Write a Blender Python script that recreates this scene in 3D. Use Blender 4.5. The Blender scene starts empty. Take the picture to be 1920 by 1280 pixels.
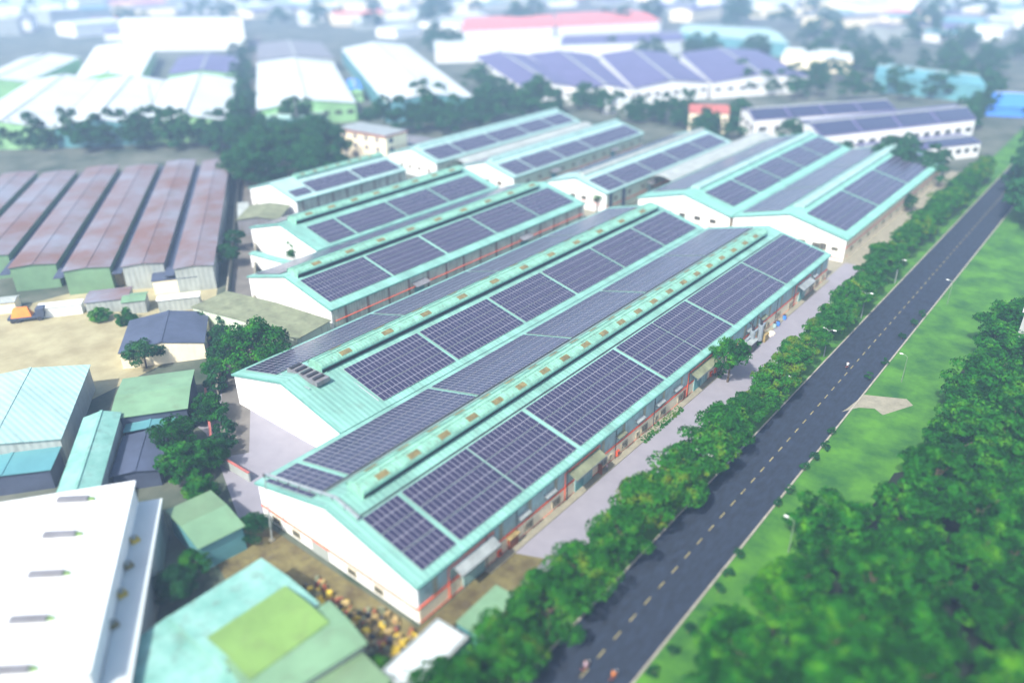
import bpy, math, random
import numpy as np
from mathutils import Vector, Matrix
R_ = random.Random(7)
D = bpy.data
S = bpy.context.scene
COL = S.collection

# ------------------------------------------------------------------ camera, light, exposure
CAMH = 72.0
KX = np.array([0.77403995, 0.28252458, -0.5666057]); LY = np.array([0.63305649, -0.35960605, 0.68550927])
UZ = np.array([-0.01008162, -0.88930498, -0.45720347]); FPX = 1464.02
RM = np.array([KX, LY, UZ])
cam = D.cameras.new('camera'); co = D.objects.new('camera', cam); COL.objects.link(co)
right, up, back = RM[:, 0], -RM[:, 1], -RM[:, 2]
co.matrix_world = Matrix(((right[0], up[0], back[0], 0), (right[1], up[1], back[1], 0), (right[2], up[2], back[2], CAMH), (0, 0, 0, 1)))
cam.sensor_width = 36; cam.lens = FPX / 1920 * 36; cam.clip_start = 1; cam.clip_end = 20000
cam.dof.use_dof = True; cam.dof.focus_distance = 138; cam.dof.aperture_fstop = 0.0165
S.camera = co
SUN = Vector((0.08, -0.70, 0.80)).normalized()
w = D.worlds.new('World'); S.world = w; w.use_nodes = True
nt = w.node_tree; bg = nt.nodes['Background']; sky = nt.nodes.new('ShaderNodeTexSky'); sky.sky_type = 'NISHITA'
sky.sun_disc = False; sky.sun_elevation = math.asin(SUN.z); sky.sun_rotation = math.atan2(SUN.x, SUN.y)
sky.dust_density = 2.5; sky.air_density = 1.0
nt.links.new(sky.outputs[0], bg.inputs[0]); bg.inputs[1].default_value = 0.11
sl = D.lights.new('sun', 'SUN'); sl.energy = 3.0; sl.angle = math.radians(2.5); sl.color = (1.0, 0.96, 0.9)
so = D.objects.new('sun', sl); COL.objects.link(so); so.rotation_euler = SUN.to_track_quat('Z', 'Y').to_euler()
S.view_settings.view_transform = 'Standard'; S.view_settings.look = 'None'; S.view_settings.exposure = 1.32; S.view_settings.gamma = 1
S.render.engine = 'CYCLES'
S.cycles.use_denoising = True; S.cycles.max_bounces = 6; S.cycles.diffuse_bounces = 3; S.cycles.volume_bounces = 2
HAZE_DENSITY = 0.0006

def V(u, v, z=0.0):      # the point at height z seen at pixel (u, v) of the 1920 x 1280 photograph
    d = RM @ (np.array([u - 960, v - 640, FPX]) / FPX)
    t = (z - CAMH) / d[2]
    return Vector((d[0] * t, d[1] * t, z))

# ------------------------------------------------------------------ materials
def mat(name, col, rough=0.6, var=0.15, scale=0.3, metal=0.0, ribs=None, grime=0.0, spec=0.5, stretch=None, col2=None):
    m = D.materials.new(name); m.use_nodes = True; n = m.node_tree; b = n.nodes['Principled BSDF']; lk = n.links.new
    b.inputs['Roughness'].default_value = rough; b.inputs['Metallic'].default_value = metal; b.inputs['Specular IOR Level'].default_value = spec
    geo = n.nodes.new('ShaderNodeNewGeometry')
    pos = geo.outputs['Position']
    if stretch:
        mp = n.nodes.new('ShaderNodeMapping'); mp.inputs['Scale'].default_value = stretch; lk(pos, mp.inputs[0]); pos2 = mp.outputs[0]
    else: pos2 = pos
    no = n.nodes.new('ShaderNodeTexNoise'); no.inputs['Scale'].default_value = scale; no.inputs['Detail'].default_value = 6; no.inputs['Roughness'].default_value = 0.65
    lk(pos2, no.inputs['Vector'])
    mx = n.nodes.new('ShaderNodeMix'); mx.data_type = 'RGBA'
    a = tuple(max(0, c * (1 - var)) for c in col); c2 = col2 if col2 else tuple(min(1, c * (1 + var)) for c in col)
    mx.inputs[6].default_value = (*a, 1); mx.inputs[7].default_value = (*c2, 1)
    rp = n.nodes.new('ShaderNodeValToRGB'); rp.color_ramp.elements[0].position = 0.35; rp.color_ramp.elements[1].position = 0.65
    lk(no.outputs[0], rp.inputs[0]); lk(rp.outputs[0], mx.inputs[0]); out = mx.outputs[2]
    if grime:
        n2 = n.nodes.new('ShaderNodeTexNoise'); n2.inputs['Scale'].default_value = scale * 3.1; n2.inputs['Detail'].default_value = 8
        mp2 = n.nodes.new('ShaderNodeMapping'); mp2.inputs['Scale'].default_value = (1, 1, 0.25); lk(pos, mp2.inputs[0]); lk(mp2.outputs[0], n2.inputs['Vector'])
        r2 = n.nodes.new('ShaderNodeValToRGB'); r2.color_ramp.elements[0].position = 0.52; r2.color_ramp.elements[1].position = 0.75
        lk(n2.outputs[0], r2.inputs[0])
        ml = n.nodes.new('ShaderNodeMath'); ml.operation = 'MULTIPLY'; ml.inputs[1].default_value = grime; lk(r2.outputs[0], ml.inputs[0])
        m2 = n.nodes.new('ShaderNodeMix'); m2.data_type = 'RGBA'; lk(ml.outputs[0], m2.inputs[0]); lk(out, m2.inputs[6]); m2.inputs[7].default_value = (0.10, 0.085, 0.06, 1)
        out = m2.outputs[2]
    lk(out, b.inputs['Base Color'])
    if ribs:
        axis, pitch = ribs
        wv = n.nodes.new('ShaderNodeTexWave'); wv.bands_direction = axis; wv.inputs['Scale'].default_value = 1.0 / pitch * 0.314; wv.inputs['Distortion'].default_value = 0
        lk(pos, wv.inputs['Vector'])
        bp = n.nodes.new('ShaderNodeBump'); bp.inputs['Strength'].default_value = 0.5; bp.inputs['Distance'].default_value = 0.08
        lk(wv.outputs[1], bp.inputs['Height']); lk(bp.outputs[0], b.inputs['Normal'])
    return m

M = {}
M['aqua'] = mat('aqua_metal', (0.18, 0.375, 0.305), 0.45, 0.22, 0.15, ribs=('Y', 0.9), grime=0.22, stretch=(0.25, 1.6, 1))
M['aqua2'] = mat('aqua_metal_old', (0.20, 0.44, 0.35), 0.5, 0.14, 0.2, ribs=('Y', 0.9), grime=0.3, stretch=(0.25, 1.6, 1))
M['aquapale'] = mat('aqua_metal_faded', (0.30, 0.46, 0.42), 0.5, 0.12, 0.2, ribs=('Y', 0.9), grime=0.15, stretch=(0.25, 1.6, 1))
M['trim'] = mat('aqua_trim', (0.12, 0.31, 0.26), 0.45, 0.12, 0.6, grime=0.3)
M['monitor'] = mat('monitor_metal', (0.19, 0.40, 0.29), 0.45, 0.2, 0.5, ribs=('Y', 0.6), grime=0.55, stretch=(1, 1.5, 1))
M['white'] = mat('white_render', (0.80, 0.80, 0.77), 0.7, 0.04, 0.3, grime=0.10)
M['cream'] = mat('cream_render', (0.90, 0.78, 0.54), 0.75, 0.06, 0.5, grime=0.14)
M['mint'] = mat('mint_render', (0.52, 0.60, 0.44), 0.75, 0.10, 0.5, grime=0.4)
M['red'] = mat('red_paint', (0.80, 0.12, 0.04), 0.55, 0.15, 1.0, grime=0.3)
M['clad'] = mat('blue_grey_cladding', (0.34, 0.50, 0.48), 0.5, 0.22, 0.35, ribs=('Y', 0.7), grime=0.45)
M['clad2'] = mat('green_grey_cladding', (0.46, 0.52, 0.42), 0.55, 0.20, 0.35, ribs=('Y', 0.7), grime=0.55)
M['pil'] = mat('brown_column_paint', (0.20, 0.16, 0.12), 0.7, 0.2, 0.8)
M['pilp'] = mat('pale_column_paint', (0.38, 0.36, 0.24), 0.7, 0.2, 0.8, grime=0.4)
M['glassdark'] = mat('dark_window_glass', (0.05, 0.055, 0.05), 0.2, 0.3, 1.5)
M['frame'] = mat('window_frame', (0.42, 0.38, 0.26), 0.6, 0.2, 1.5)
M['rust'] = mat('rusty_sheet', (0.30, 0.22, 0.08), 0.7, 0.35, 1.2, grime=0.4)
M['skylight'] = mat('yellowed_translucent_sheet', (0.17, 0.14, 0.05), 0.55, 0.35, 0.9, ribs=('Y', 0.35), grime=0.4)
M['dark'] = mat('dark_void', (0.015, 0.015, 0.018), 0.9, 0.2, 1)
M['pipe'] = mat('grey_pipe', (0.22, 0.26, 0.28), 0.45, 0.15, 1.0)
M['galv'] = mat('galvanised', (0.26, 0.29, 0.28), 0.45, 0.2, 0.6, grime=0.35)
M['palegrey'] = mat('pale_grey_sheet', (0.33, 0.36, 0.33), 0.55, 0.15, 0.25, ribs=('Y', 0.9), grime=0.3)
M['greyroof'] = mat('weathered_grey_sheet', (0.17, 0.17, 0.18), 0.6, 0.2, 0.2, grime=0.5)
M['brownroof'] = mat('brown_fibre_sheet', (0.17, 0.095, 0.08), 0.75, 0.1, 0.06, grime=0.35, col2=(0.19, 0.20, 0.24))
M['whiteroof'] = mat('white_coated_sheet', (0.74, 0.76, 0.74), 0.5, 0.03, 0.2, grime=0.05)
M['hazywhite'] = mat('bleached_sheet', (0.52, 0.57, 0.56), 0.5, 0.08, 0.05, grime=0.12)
M['greenwall'] = mat('green_wall', (0.26, 0.50, 0.22), 0.7, 0.15, 0.2)
M['greenroof'] = mat('pale_green_sheet', (0.15, 0.27, 0.15), 0.5, 0.14, 0.15, grime=0.25)
M['limeroof'] = mat('lime_green_sheet', (0.16, 0.28, 0.07), 0.5, 0.14, 0.15, grime=0.25)
M['oliveroof'] = mat('olive_green_sheet', (0.14, 0.23, 0.12), 0.5, 0.14, 0.15, grime=0.25)
M['mosstile'] = mat('mossy_corrugated_sheet', (0.17, 0.19, 0.11), 0.8, 0.25, 0.3, grime=0.5)
M['slate'] = mat('slate_blue_sheet', (0.055, 0.07, 0.11), 0.6, 0.2, 0.2)
M['blue'] = mat('bright_blue_sheet', (0.05, 0.22, 0.75), 0.5, 0.1, 0.2)
M['purpleroof'] = mat('violet_grey_sheet', (0.10, 0.09, 0.18), 0.5, 0.15, 0.1)
M['redroof'] = mat('red_tile', (0.35, 0.10, 0.08), 0.7, 0.2, 0.4)
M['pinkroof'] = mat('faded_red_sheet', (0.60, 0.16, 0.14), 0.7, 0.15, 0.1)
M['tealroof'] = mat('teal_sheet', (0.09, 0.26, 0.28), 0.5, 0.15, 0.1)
M['concrete'] = mat('yard_concrete', (0.225, 0.215, 0.24), 0.85, 0.05, 0.25, col2=(0.245, 0.235, 0.26))
M['slab'] = mat('old_slab', (0.24, 0.225, 0.16), 0.9, 0.15, 0.6, grime=0.35)
M['kerb'] = mat('kerb_stone', (0.30, 0.28, 0.22), 0.9, 0.2, 0.8, grime=0.3)
M['asphalt'] = mat('road_asphalt', (0.012, 0.020, 0.036), 0.85, 0.40, 0.9, stretch=(1.6, 0.5, 1))
M['dash'] = mat('yellow_road_paint', (0.22, 0.19, 0.08), 0.8, 0.4, 1.5)
M['lawn'] = mat('lawn_grass', (0.012, 0.11, 0.008), 0.9, 0.3, 0.16, col2=(0.06, 0.20, 0.008))
M['ground'] = mat('rough_ground', (0.03, 0.06, 0.03), 0.95, 0.3, 0.06, col2=(0.12, 0.13, 0.10))
M['under'] = mat('wood_gap_shade', (0.004, 0.012, 0.004), 0.95, 0.3, 0.3)  # near-black ground colour, shade between the wood's crowns painted in
M['dirt'] = mat('brown_dirt', (0.11, 0.08, 0.03), 0.95, 0.4, 0.35, col2=(0.16, 0.14, 0.05), grime=0.5)
M['sand'] = mat('sandy_yard', (0.30, 0.26, 0.14), 0.95, 0.2, 0.12, col2=(0.36, 0.33, 0.19))
M['lane'] = mat('dusty_lane', (0.13, 0.12, 0.105), 0.9, 0.2, 0.2)
M['bark'] = mat('bark', (0.09, 0.065, 0.04), 0.9, 0.3, 2)
M['black'] = mat('black_metal', (0.03, 0.03, 0.035), 0.5, 0.3, 2)
M['brown'] = mat('brown_door_paint', (0.24, 0.07, 0.03), 0.6, 0.2, 2)
M['yellowjunk'] = mat('yellow_sheeting', (0.50, 0.36, 0.03), 0.8, 0.3, 1)
M['skin'] = mat('skin', (0.35, 0.2, 0.13), 0.6, 0.1, 4)
M['shirt'] = mat('pale_shirt', (0.5, 0.35, 0.4), 0.8, 0.1, 4)
M['orange'] = mat('orange_paint', (0.75, 0.22, 0.02), 0.6, 0.1, 1)
M['aquaflat'] = mat('light_aqua_sheet', (0.25, 0.47, 0.40), 0.5, 0.05, 0.22, grime=0.4, col2=(0.13, 0.31, 0.25))

def leafmat(name, c1, c2, c3):
    m = D.materials.new(name); m.use_nodes = True; n = m.node_tree; b = n.nodes['Principled BSDF']; lk = n.links.new
    geo = n.nodes.new('ShaderNodeNewGeometry'); oi = n.nodes.new('ShaderNodeObjectInfo')
    no = n.nodes.new('ShaderNodeTexNoise'); no.inputs['Scale'].default_value = 0.45; no.inputs['Detail'].default_value = 4
    lk(geo.outputs['Position'], no.inputs['Vector'])
    rp = n.nodes.new('ShaderNodeValToRGB'); e = rp.color_ramp.elements
    e[0].position = 0.38; e[0].color = (*c1, 1); e[1].position = 0.75; e[1].color = (*c3, 1); k = e.new(0.55); k.color = (*c2, 1)
    ad = n.nodes.new('ShaderNodeMath'); ad.operation = 'MULTIPLY_ADD'; ad.inputs[1].default_value = 0.16
    lk(oi.outputs['Random'], ad.inputs[0]); lk(no.outputs[0], ad.inputs[2])
    sb = n.nodes.new('ShaderNodeMath'); sb.operation = 'SUBTRACT'; sb.inputs[1].default_value = 0.08
    lk(ad.outputs[0], sb.inputs[0]); lk(sb.outputs[0], rp.inputs[0]); lk(rp.outputs[0], b.inputs['Base Color'])
    b.inputs['Roughness'].default_value = 0.85; b.inputs['Specular IOR Level'].default_value = 0.08
    return m
M['leaf'] = leafmat('leaf_green', (0.003, 0.040, 0.004), (0.012, 0.115, 0.007), (0.07, 0.23, 0.006))
M['leafrow'] = leafmat('leaf_roadside', (0.007, 0.07, 0.006), (0.02, 0.13, 0.007), (0.12, 0.17, 0.008))
M['leafdark'] = leafmat('leaf_dark', (0.007, 0.05, 0.016), (0.012, 0.075, 0.02), (0.02, 0.10, 0.022))

# solar panel: glass face over UV cell, aluminium rim
def panelmat():
    m = D.materials.new('solar_glass'); m.use_nodes = True; n = m.node_tree; b = n.nodes['Principled BSDF']; lk = n.links.new
    geo = n.nodes.new('ShaderNodeNewGeometry')
    sn = n.nodes.new('ShaderNodeVectorMath'); sn.operation = 'SNAP'; sn.inputs[1].default_value = (1.7, 0.87, 50); lk(geo.outputs['Position'], sn.inputs[0])
    wn = n.nodes.new('ShaderNodeTexWhiteNoise'); lk(sn.outputs[0], wn.inputs['Vector'])
    no = n.nodes.new('ShaderNodeTexNoise'); no.inputs['Scale'].default_value = 0.8; no.inputs['Detail'].default_value = 3; lk(geo.outputs['Position'], no.inputs['Vector'])
    av = n.nodes.new('ShaderNodeMath'); av.operation = 'ADD'; lk(wn.outputs[0], av.inputs[0]); lk(no.outputs[0], av.inputs[1])
    hv = n.nodes.new('ShaderNodeMath'); hv.operation = 'MULTIPLY'; hv.inputs[1].default_value = 0.5; lk(av.outputs[0], hv.inputs[0])
    mx = n.nodes.new('ShaderNodeMix'); mx.data_type = 'RGBA'; mx.inputs[6].default_value = (0.022, 0.022, 0.052, 1); mx.inputs[7].default_value = (0.038, 0.032, 0.068, 1)
    lk(hv.outputs[0], mx.inputs[0]); lk(mx.outputs[2], b.inputs['Base Color'])
    b.inputs['Roughness'].default_value = 0.22; b.inputs['IOR'].default_value = 1.45
    return m
M['pv'] = panelmat()
M['alu'] = mat('aluminium_rim', (0.33, 0.33, 0.36), 0.4, 0.05, 1)

# ------------------------------------------------------------------ object helpers
used_names = {}
def link(name, me, parent=None, **props):
    o = D.objects.new(name, me); COL.objects.link(o)
    if parent is not None: o.parent = parent
    for k, v in props.items():
        if v is not None: o[k] = v
    return o
def thing(name, label, cat, loc=(0, 0, 0), group=None):
    o = link(name, None, label=label, category=cat, group=group); o.location = loc; o.empty_display_size = 0.5
    return o
LOCAL = {}
class MB:
    def __init__(s): s.v = []; s.f = []; s.m = []; s.mats = []
    def mi(s, m):
        m = M[m] if isinstance(m, str) else m
        if m not in s.mats: s.mats.append(m)
        return s.mats.index(m)
    def poly(s, pts, m):
        i = len(s.v); s.v += [tuple(p) for p in pts]; s.f.append(tuple(range(i, i + len(pts)))); s.m.append(s.mi(m))
    def hexa(s, p, m):          # p: 4 bottom, 4 top (same order)
        i = len(s.v); s.v += [tuple(q) for q in p]; k = s.mi(m)
        for f in ((3, 2, 1, 0), (4, 5, 6, 7), (0, 1, 5, 4), (1, 2, 6, 5), (2, 3, 7, 6), (3, 0, 4, 7)):
            s.f.append(tuple(i + j for j in f)); s.m.append(k)
    def box(s, x0, x1, y0, y1, z0, z1, m):
        s.hexa([(x0, y0, z0), (x1, y0, z0), (x1, y1, z0), (x0, y1, z0), (x0, y0, z1), (x1, y0, z1), (x1, y1, z1), (x0, y1, z1)], m)
    def slab(s, a, b, c, d, t, m):   # quad a b c d extruded down by t
        a, b, c, d = map(Vector, (a, b, c, d)); n = (b - a).cross(d - a).normalized()
        if n.z < 0: n = -n
        lo = [q - n * t for q in (a, b, c, d)]
        s.hexa([tuple(q) for q in lo] + [tuple(q) for q in (a, b, c, d)], m)
    def prism(s, prof, y0, y1, m):    # profile of (x, z), extruded along y
        n = len(prof); i = len(s.v); k = s.mi(m)
        s.v += [(x, y0, z) for x, z in prof] + [(x, y1, z) for x, z in prof]
        s.f.append(tuple(i + j for j in range(n))); s.m.append(k)
        s.f.append(tuple(i + n + j for j in reversed(range(n)))); s.m.append(k)
        for j in range(n):
            q = (j + 1) % n
            s.f.append((i + j, i + n + j, i + n + q, i + q)); s.m.append(k)
    def tube(s, pts, r, m, n=6, r1=None):
        pts = [Vector(p) for p in pts]; k = s.mi(m); rings = []
        for a, p in enumerate(pts):
            d = (pts[min(a + 1, len(pts) - 1)] - pts[max(a - 1, 0)]).normalized()
            x = d.orthogonal().normalized(); y = d.cross(x)
            rr = r if r1 is None else r + (r1 - r) * a / (len(pts) - 1)
            i = len(s.v); rings.append(i)
            for j in range(n):
                t = 2 * math.pi * j / n; s.v.append(tuple(p + (x * math.cos(t) + y * math.sin(t)) * rr))
        for a in range(len(rings) - 1):
            for j in range(n):
                q = (j + 1) % n
                s.f.append((rings[a] + j, rings[a] + q, rings[a + 1] + q, rings[a + 1] + j)); s.m.append(k)
        s.f.append(tuple(rings[0] + j for j in reversed(range(n)))); s.m.append(k)
        s.f.append(tuple(rings[-1] + j for j in range(n))); s.m.append(k)
    def mesh(s, name, origin=None):
        me = D.meshes.new(name); v = s.v
        if origin is not None: v = [(a - origin[0], b - origin[1], c - origin[2]) for a, b, c in v]
        me.from_pydata(v, [], s.f)
        for q in s.mats: me.materials.append(q)
        me.polygons.foreach_set('material_index', s.m); me.update(); return me
    def build(s, name, parent=None, origin=None, **props):
        """parts are written in world coordinates: origin is the parent thing's base"""
        if parent is not None and origin is None: origin = world_loc(parent)
        me = s.mesh(name, origin)
        o = link(name, me, parent, **props)
        if parent is None and origin is not None: o.location = origin
        return o
def world_loc(o):
    p = Vector((0, 0, 0))
    while o is not None: p += Vector(o.location); o = o.parent
    return tuple(p)

ORD = ['nearest', 'second', 'third', 'fourth', 'fifth', 'sixth', 'seventh', 'eighth', 'ninth', 'tenth', 'eleventh', 'twelfth', 'thirteenth', 'fourteenth', 'fifteenth', 'sixteenth', 'seventeenth', 'eighteenth', 'nineteenth', 'twentieth']
def ordn(i):
    tens = ['', 'twenty ', 'thirty ', 'forty ', 'fifty ']
    if i < 20: return ORD[i]
    q, r = divmod(i + 1, 10)
    if q > 5: return f'{i + 1}th'
    b_ = ['', 'first', 'second', 'third', 'fourth', 'fifth', 'sixth', 'seventh', 'eighth', 'ninth'][r]
    if r == 0: return {3: 'thirtieth', 4: 'fortieth', 5: 'fiftieth', 2: 'twentieth'}[q]
    return {2: 'twenty ', 3: 'thirty ', 4: 'forty ', 5: 'fifty '}[q] + b_

# ------------------------------------------------------------------ ground, road, yard
def sheet(name, pts, z, m, seg=None):
    b = MB(); b.poly([(p[0], p[1], z) for p in pts], m); return b.build(name, kind='structure')
sheet('ground', [(-4200, -400), (600, -400), (2500, 4200), (-4200, 4200)], 0.0, 'ground')
sheet('road', [(-37, -20), (-27.6, -20), (-27.6, 900), (-37, 900)], 0.012, 'asphalt')
b = MB()
y = 6.0
while y < 330: b.box(-32.42, -32.24, y, y + 1.5, 0.014, 0.02, 'dash'); y += 3.4
b.build('road_marking', kind='structure')
for x in (-37.25, -27.6):
    b = MB()
    for a in range(0, 60):
        b.box(x, x + 0.25, -18 + a * 8, -18.04 + (a + 1) * 8, 0.0, 0.13, 'kerb')
    b.build('kerb', kind='structure')
sheet('yard', [(-51.2, 60.5), (-46.4, 62.6), (-43.6, 64.5), (-42.9, 68), (-42.9, 110), (-45.5, 175), (-46, 192), (-51.2, 192)], 0.008, 'concrete')
sheet('courtyard', [(-122, 52), (-108, 51), (-96, 46.5), (-85, 42), (-82, 47), (-82, 60), (-113, 62), (-119, 63)], 0.008, 'concrete')
sheet('passage', [(-150, 177), (-51.5, 179.5), (-44.6, 192), (-44.6, 300), (-52, 300), (-52, 192), (-150, 188)], 0.006, 'slab')
sheet('lawn', [(-27.3, -20), (60, -20), (60, 420), (-27.3, 420)], 0.02, 'lawn')
sheet('wood_floor_shade', [(-17.5, 30), (60, 30), (60, 250), (14, 250), (10, 170), (-15, 169), (-16.5, 140), (-11, 135), (-11, 117), (-16.5, 110)], 0.03, 'under')  # dark sheet laid under the wood to stand in for shade between trees
sheet('roadside_verge', [(-43.6, 20), (-37.2, 20), (-37.2, 420), (-44.8, 420)], 0.014, 'lawn')
b = MB(); b.poly([(p.x, p.y, 0.03) for p in (V(1578, 772), V(1588, 766), V(1620, 740), V(1700, 748), V(1712, 760), V(1655, 778), V(1640, 766), V(1610, 764))][:], 'slab'); b.build('driveway', kind='structure')
sheet('dirt_strip', [(-56, 22), (-44.6, 22), (-44.6, 67.5), (-46.6, 63.6), (-51.2, 60.2), (-51.2, 44), (-83, 43.6), (-83, 36), (-60, 30)], 0.006, 'dirt')
sheet('sandy_yard', [tuple(V(*p))[:2] for p in ((-60, 600), (150, 545), (410, 520), (395, 640), (270, 700), (150, 760), (-60, 780))], 0.009, 'sand')
# lane between the compounds
dl = Vector((0.82, -0.572, 0)); nl = Vector((0.572, 0.82, 0))
def LN(s_, n_, z=0): return Vector((dl.x * s_ + nl.x * n_, dl.y * s_ + nl.y * n_, z))
# n of lane centre
b = MB(); b.poly([LN(-760, -18, 0.01), LN(-110, -18, 0.01), LN(-110, -13, 0.01), LN(-760, -13, 0.01)], 'lane'); b.build('lane', kind='structure')

# ------------------------------------------------------------------ warehouses
def prof_z(W, x):
    xl, xr, xm, e, r = W['xl'], W['xr'], W['xm'], W['e'], W['r']
    return e + (r - e) * ((x - xl) / (xm - xl) if x < xm else (xr - x) / (xr - xm))

PVN = 0
def panel_faces(c, ux, uy, un, lx, ly, rim=0.03, t=0.04):
    """verts+faces of a panel centred c; 9 quads; material 0 glass 1 rim"""
    P = lambda a, b_, h: c + ux * (a * lx / 2) + uy * (b_ * ly / 2) + un * h
    ia, ib = 1 - 2 * rim / lx, 1 - 2 * rim / ly
    v = [P(-1, -1, t), P(1, -1, t), P(1, 1, t), P(-1, 1, t), P(-ia, -ib, t), P(ia, -ib, t), P(ia, ib, t), P(-ia, ib, t), P(-1, -1, 0), P(1, -1, 0), P(1, 1, 0), P(-1, 1, 0)]
    f = [(4, 5, 6, 7), (0, 1, 5, 4), (1, 2, 6, 5), (2, 3, 7, 6), (3, 0, 4, 7), (8, 9, 1, 0), (9, 10, 2, 1), (10, 11, 3, 2), (11, 8, 0, 3)]
    return v, f
RIM_M = [0] + [1] * 8

def arrays(W, root, specs, single_max):
    cam_p = Vector((0, 0, CAMH)); cand = []
    org = Vector(world_loc(root))
    for si, (xa, xb, rows, segs, colp) in enumerate(specs):
        sgn = 1 if (xa + xb) / 2 > W['xm'] else -1
        za, zb = prof_z(W, xa), prof_z(W, xb)
        A = Vector((xa, 0, za)); B = Vector((xb, 0, zb)); dv = (B - A); Ls = dv.length; ux = dv.normalized()
        un = ux.cross(Vector((0, 1, 0)));
        if un.z < 0: un = -un
        pairgap = 0.13; np_ = (rows + 1) // 2
        lx = (Ls - pairgap * (np_ - 1)) / rows
        for (y0, y1) in segs:
            n = max(1, round((y1 - y0) / colp)); ly = (y1 - y0) / n
            rails = MB(); pairs = []
            for r in range(rows):
                off = r * lx + (r // 2) * pairgap + lx / 2
                c0 = A + ux * off + un * 0.16
                for q in (-0.28, 0.28):
                    p = c0 + ux * (lx * q) - un * 0.06
                    rails.hexa([p + Vector((0, y0, 0)) - ux * .03, p + Vector((0, y0, 0)) + ux * .03, p + Vector((0, y1, 0)) + ux * .03, p + Vector((0, y1, 0)) - ux * .03,
                                p + Vector((0, y0, 0)) - ux * .03 + un * .05, p + Vector((0, y0, 0)) + ux * .03 + un * .05, p + Vector((0, y1, 0)) + ux * .03 + un * .05, p + Vector((0, y1, 0)) - ux * .03 + un * .05], 'galv')
                for j in range(n):
                    c = c0 + Vector((0, y0 + (j + 0.5) * ly, 0))
                    pairs.append(c)
            ar = rails.build('solar_array', root)
            for c in pairs:
                d = cam_p - c
                cand.append((-(d.normalized().dot(un)) / d.length_squared, len(cand), c, ux, un, lx - 0.012, ly - 0.012, ar, si))
    cand.sort(key=lambda a: (a[0], a[1]))
    meshes = {}
    vs = []; fs = []; ms = []
    for i, (_, _, c, ux, un, lx, ly, ar, si) in enumerate(cand):
        if i < single_max:
            key = (si, round(lx, 2), round(ly, 2))
            if key not in meshes:
                v, f = panel_faces(Vector((0, 0, 0)), ux, Vector((0, 1, 0)), un, lx, ly)
                me = D.meshes.new('solar_panel'); me.from_pydata([tuple(q) for q in v], [], f); me.materials.append(M['pv']); me.materials.append(M['alu'])
                me.polygons.foreach_set('material_index', RIM_M); me.update(); meshes[key] = me
            o = link('solar_panel', meshes[key], ar); o.location = c - org
        else:
            v, f = panel_faces(c - org, ux, Vector((0, 1, 0)), un, lx, ly)
            k = len(vs); vs += [tuple(q) for q in v]; fs += [tuple(k + a for a in q) for q in f]; ms += RIM_M
    if vs:
        me = D.meshes.new('solar_panel_field'); me.from_pydata(vs, [], fs); me.materials.append(M['pv']); me.materials.append(M['alu'])
        me.polygons.foreach_set('material_index', ms); me.update()
        link('solar_panel_field', me, root, kind='stuff')

def warehouse(label, xl, xr, y0, y1, xm=None, e=6.0, r=9.7, roof='aqua', roofl=None, gable='white', side='cream', lift=0.0, cat='warehouse'):
    xm = xm if xm is not None else (xl + xr) / 2
    W = dict(xl=xl, xr=xr, xm=xm, e=e, r=r, y0=y0, y1=y1)
    root = thing('warehouse', label, cat, (xm, y0, 0), group='warehouses with solar roofs')
    W['root'] = root
    # gable walls (pentagon prisms)
    for (ya, yb) in ((y0 + .25, y0 + .5), (y1 - .5, y1 - .25)):
        b = MB(); b.prism([(xl + .3, 0), (xr - .3, 0), (xr - .3, e - .2), (xm, r - .22), (xl + .3, e - .2)], ya, yb, gable); b.build('gable_wall', root)
    for x in (xl + .3, xr - .5):
        b = MB(); b.box(x, x + .2, y0 + .502, y1 - .502, 0, e - .22, side); b.build('side_wall', root)
    # roof slopes with real thickness, a part each
    b = MB(); b.slab((xm + .0, y0, r), (xr, y0, e), (xr, y1, e), (xm, y1, r), .12, roof); b.build('roof_slope', root)
    b = MB(); b.slab((xl, y0, e), (xm - .0, y0, r), (xm - .0, y1, r), (xl, y1, e), .12, roofl or roof); b.build('roof_slope', root)
    # sheet laps on the roof
    b = MB()
    for x in (xm + (xr - xm) * .36, xm + (xr - xm) * .7): b.slab((x - .05, y0 + .02, prof_z(W, x - .05) + .02), (x + .05, y0 + .02, prof_z(W, x + .05) + .02), (x + .05, y1 - .02, prof_z(W, x + .05) + .02), (x - .05, y1 - .02, prof_z(W, x - .05) + .02), .015, roof)
    b.build('sheet_lap', root)
    # verge flashing + gutter
    for ya, yb in ((y0 - .12, y0 - .002), (y1 + .002, y1 + .12)):
        b = MB()
        b.hexa([(xl, ya, e - .28), (xm, ya, r - .28), (xm, yb, r - .28), (xl, yb, e - .28), (xl, ya, e + .08), (xm, ya, r + .08), (xm, yb, r + .08), (xl, yb, e + .08)], 'trim')
        b.hexa([(xm, ya, r - .28), (xr, ya, e - .28), (xr, yb, e - .28), (xm, yb, r - .28), (xm, ya, r + .08), (xr, ya, e + .08), (xr, yb, e + .08), (xm, yb, r + .08)], 'trim')
        b.build('verge_flashing', root)
    for x in (xl - .16, xr + .003):
        b = MB(); b.box(x, x + .16, y0 + .05, y1 - .05, e - .3, e - .04, 'trim'); b.build('gutter', root)
    b = MB(); b.prism([(xm - .4, r - .06), (xm, r + .06), (xm + .4, r - .06), (xm + .4, r - .1), (xm - .4, r - .1)], y0 + .01, y1 - .01, roof); b.build('ridge_cap', root)
    return W

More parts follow.
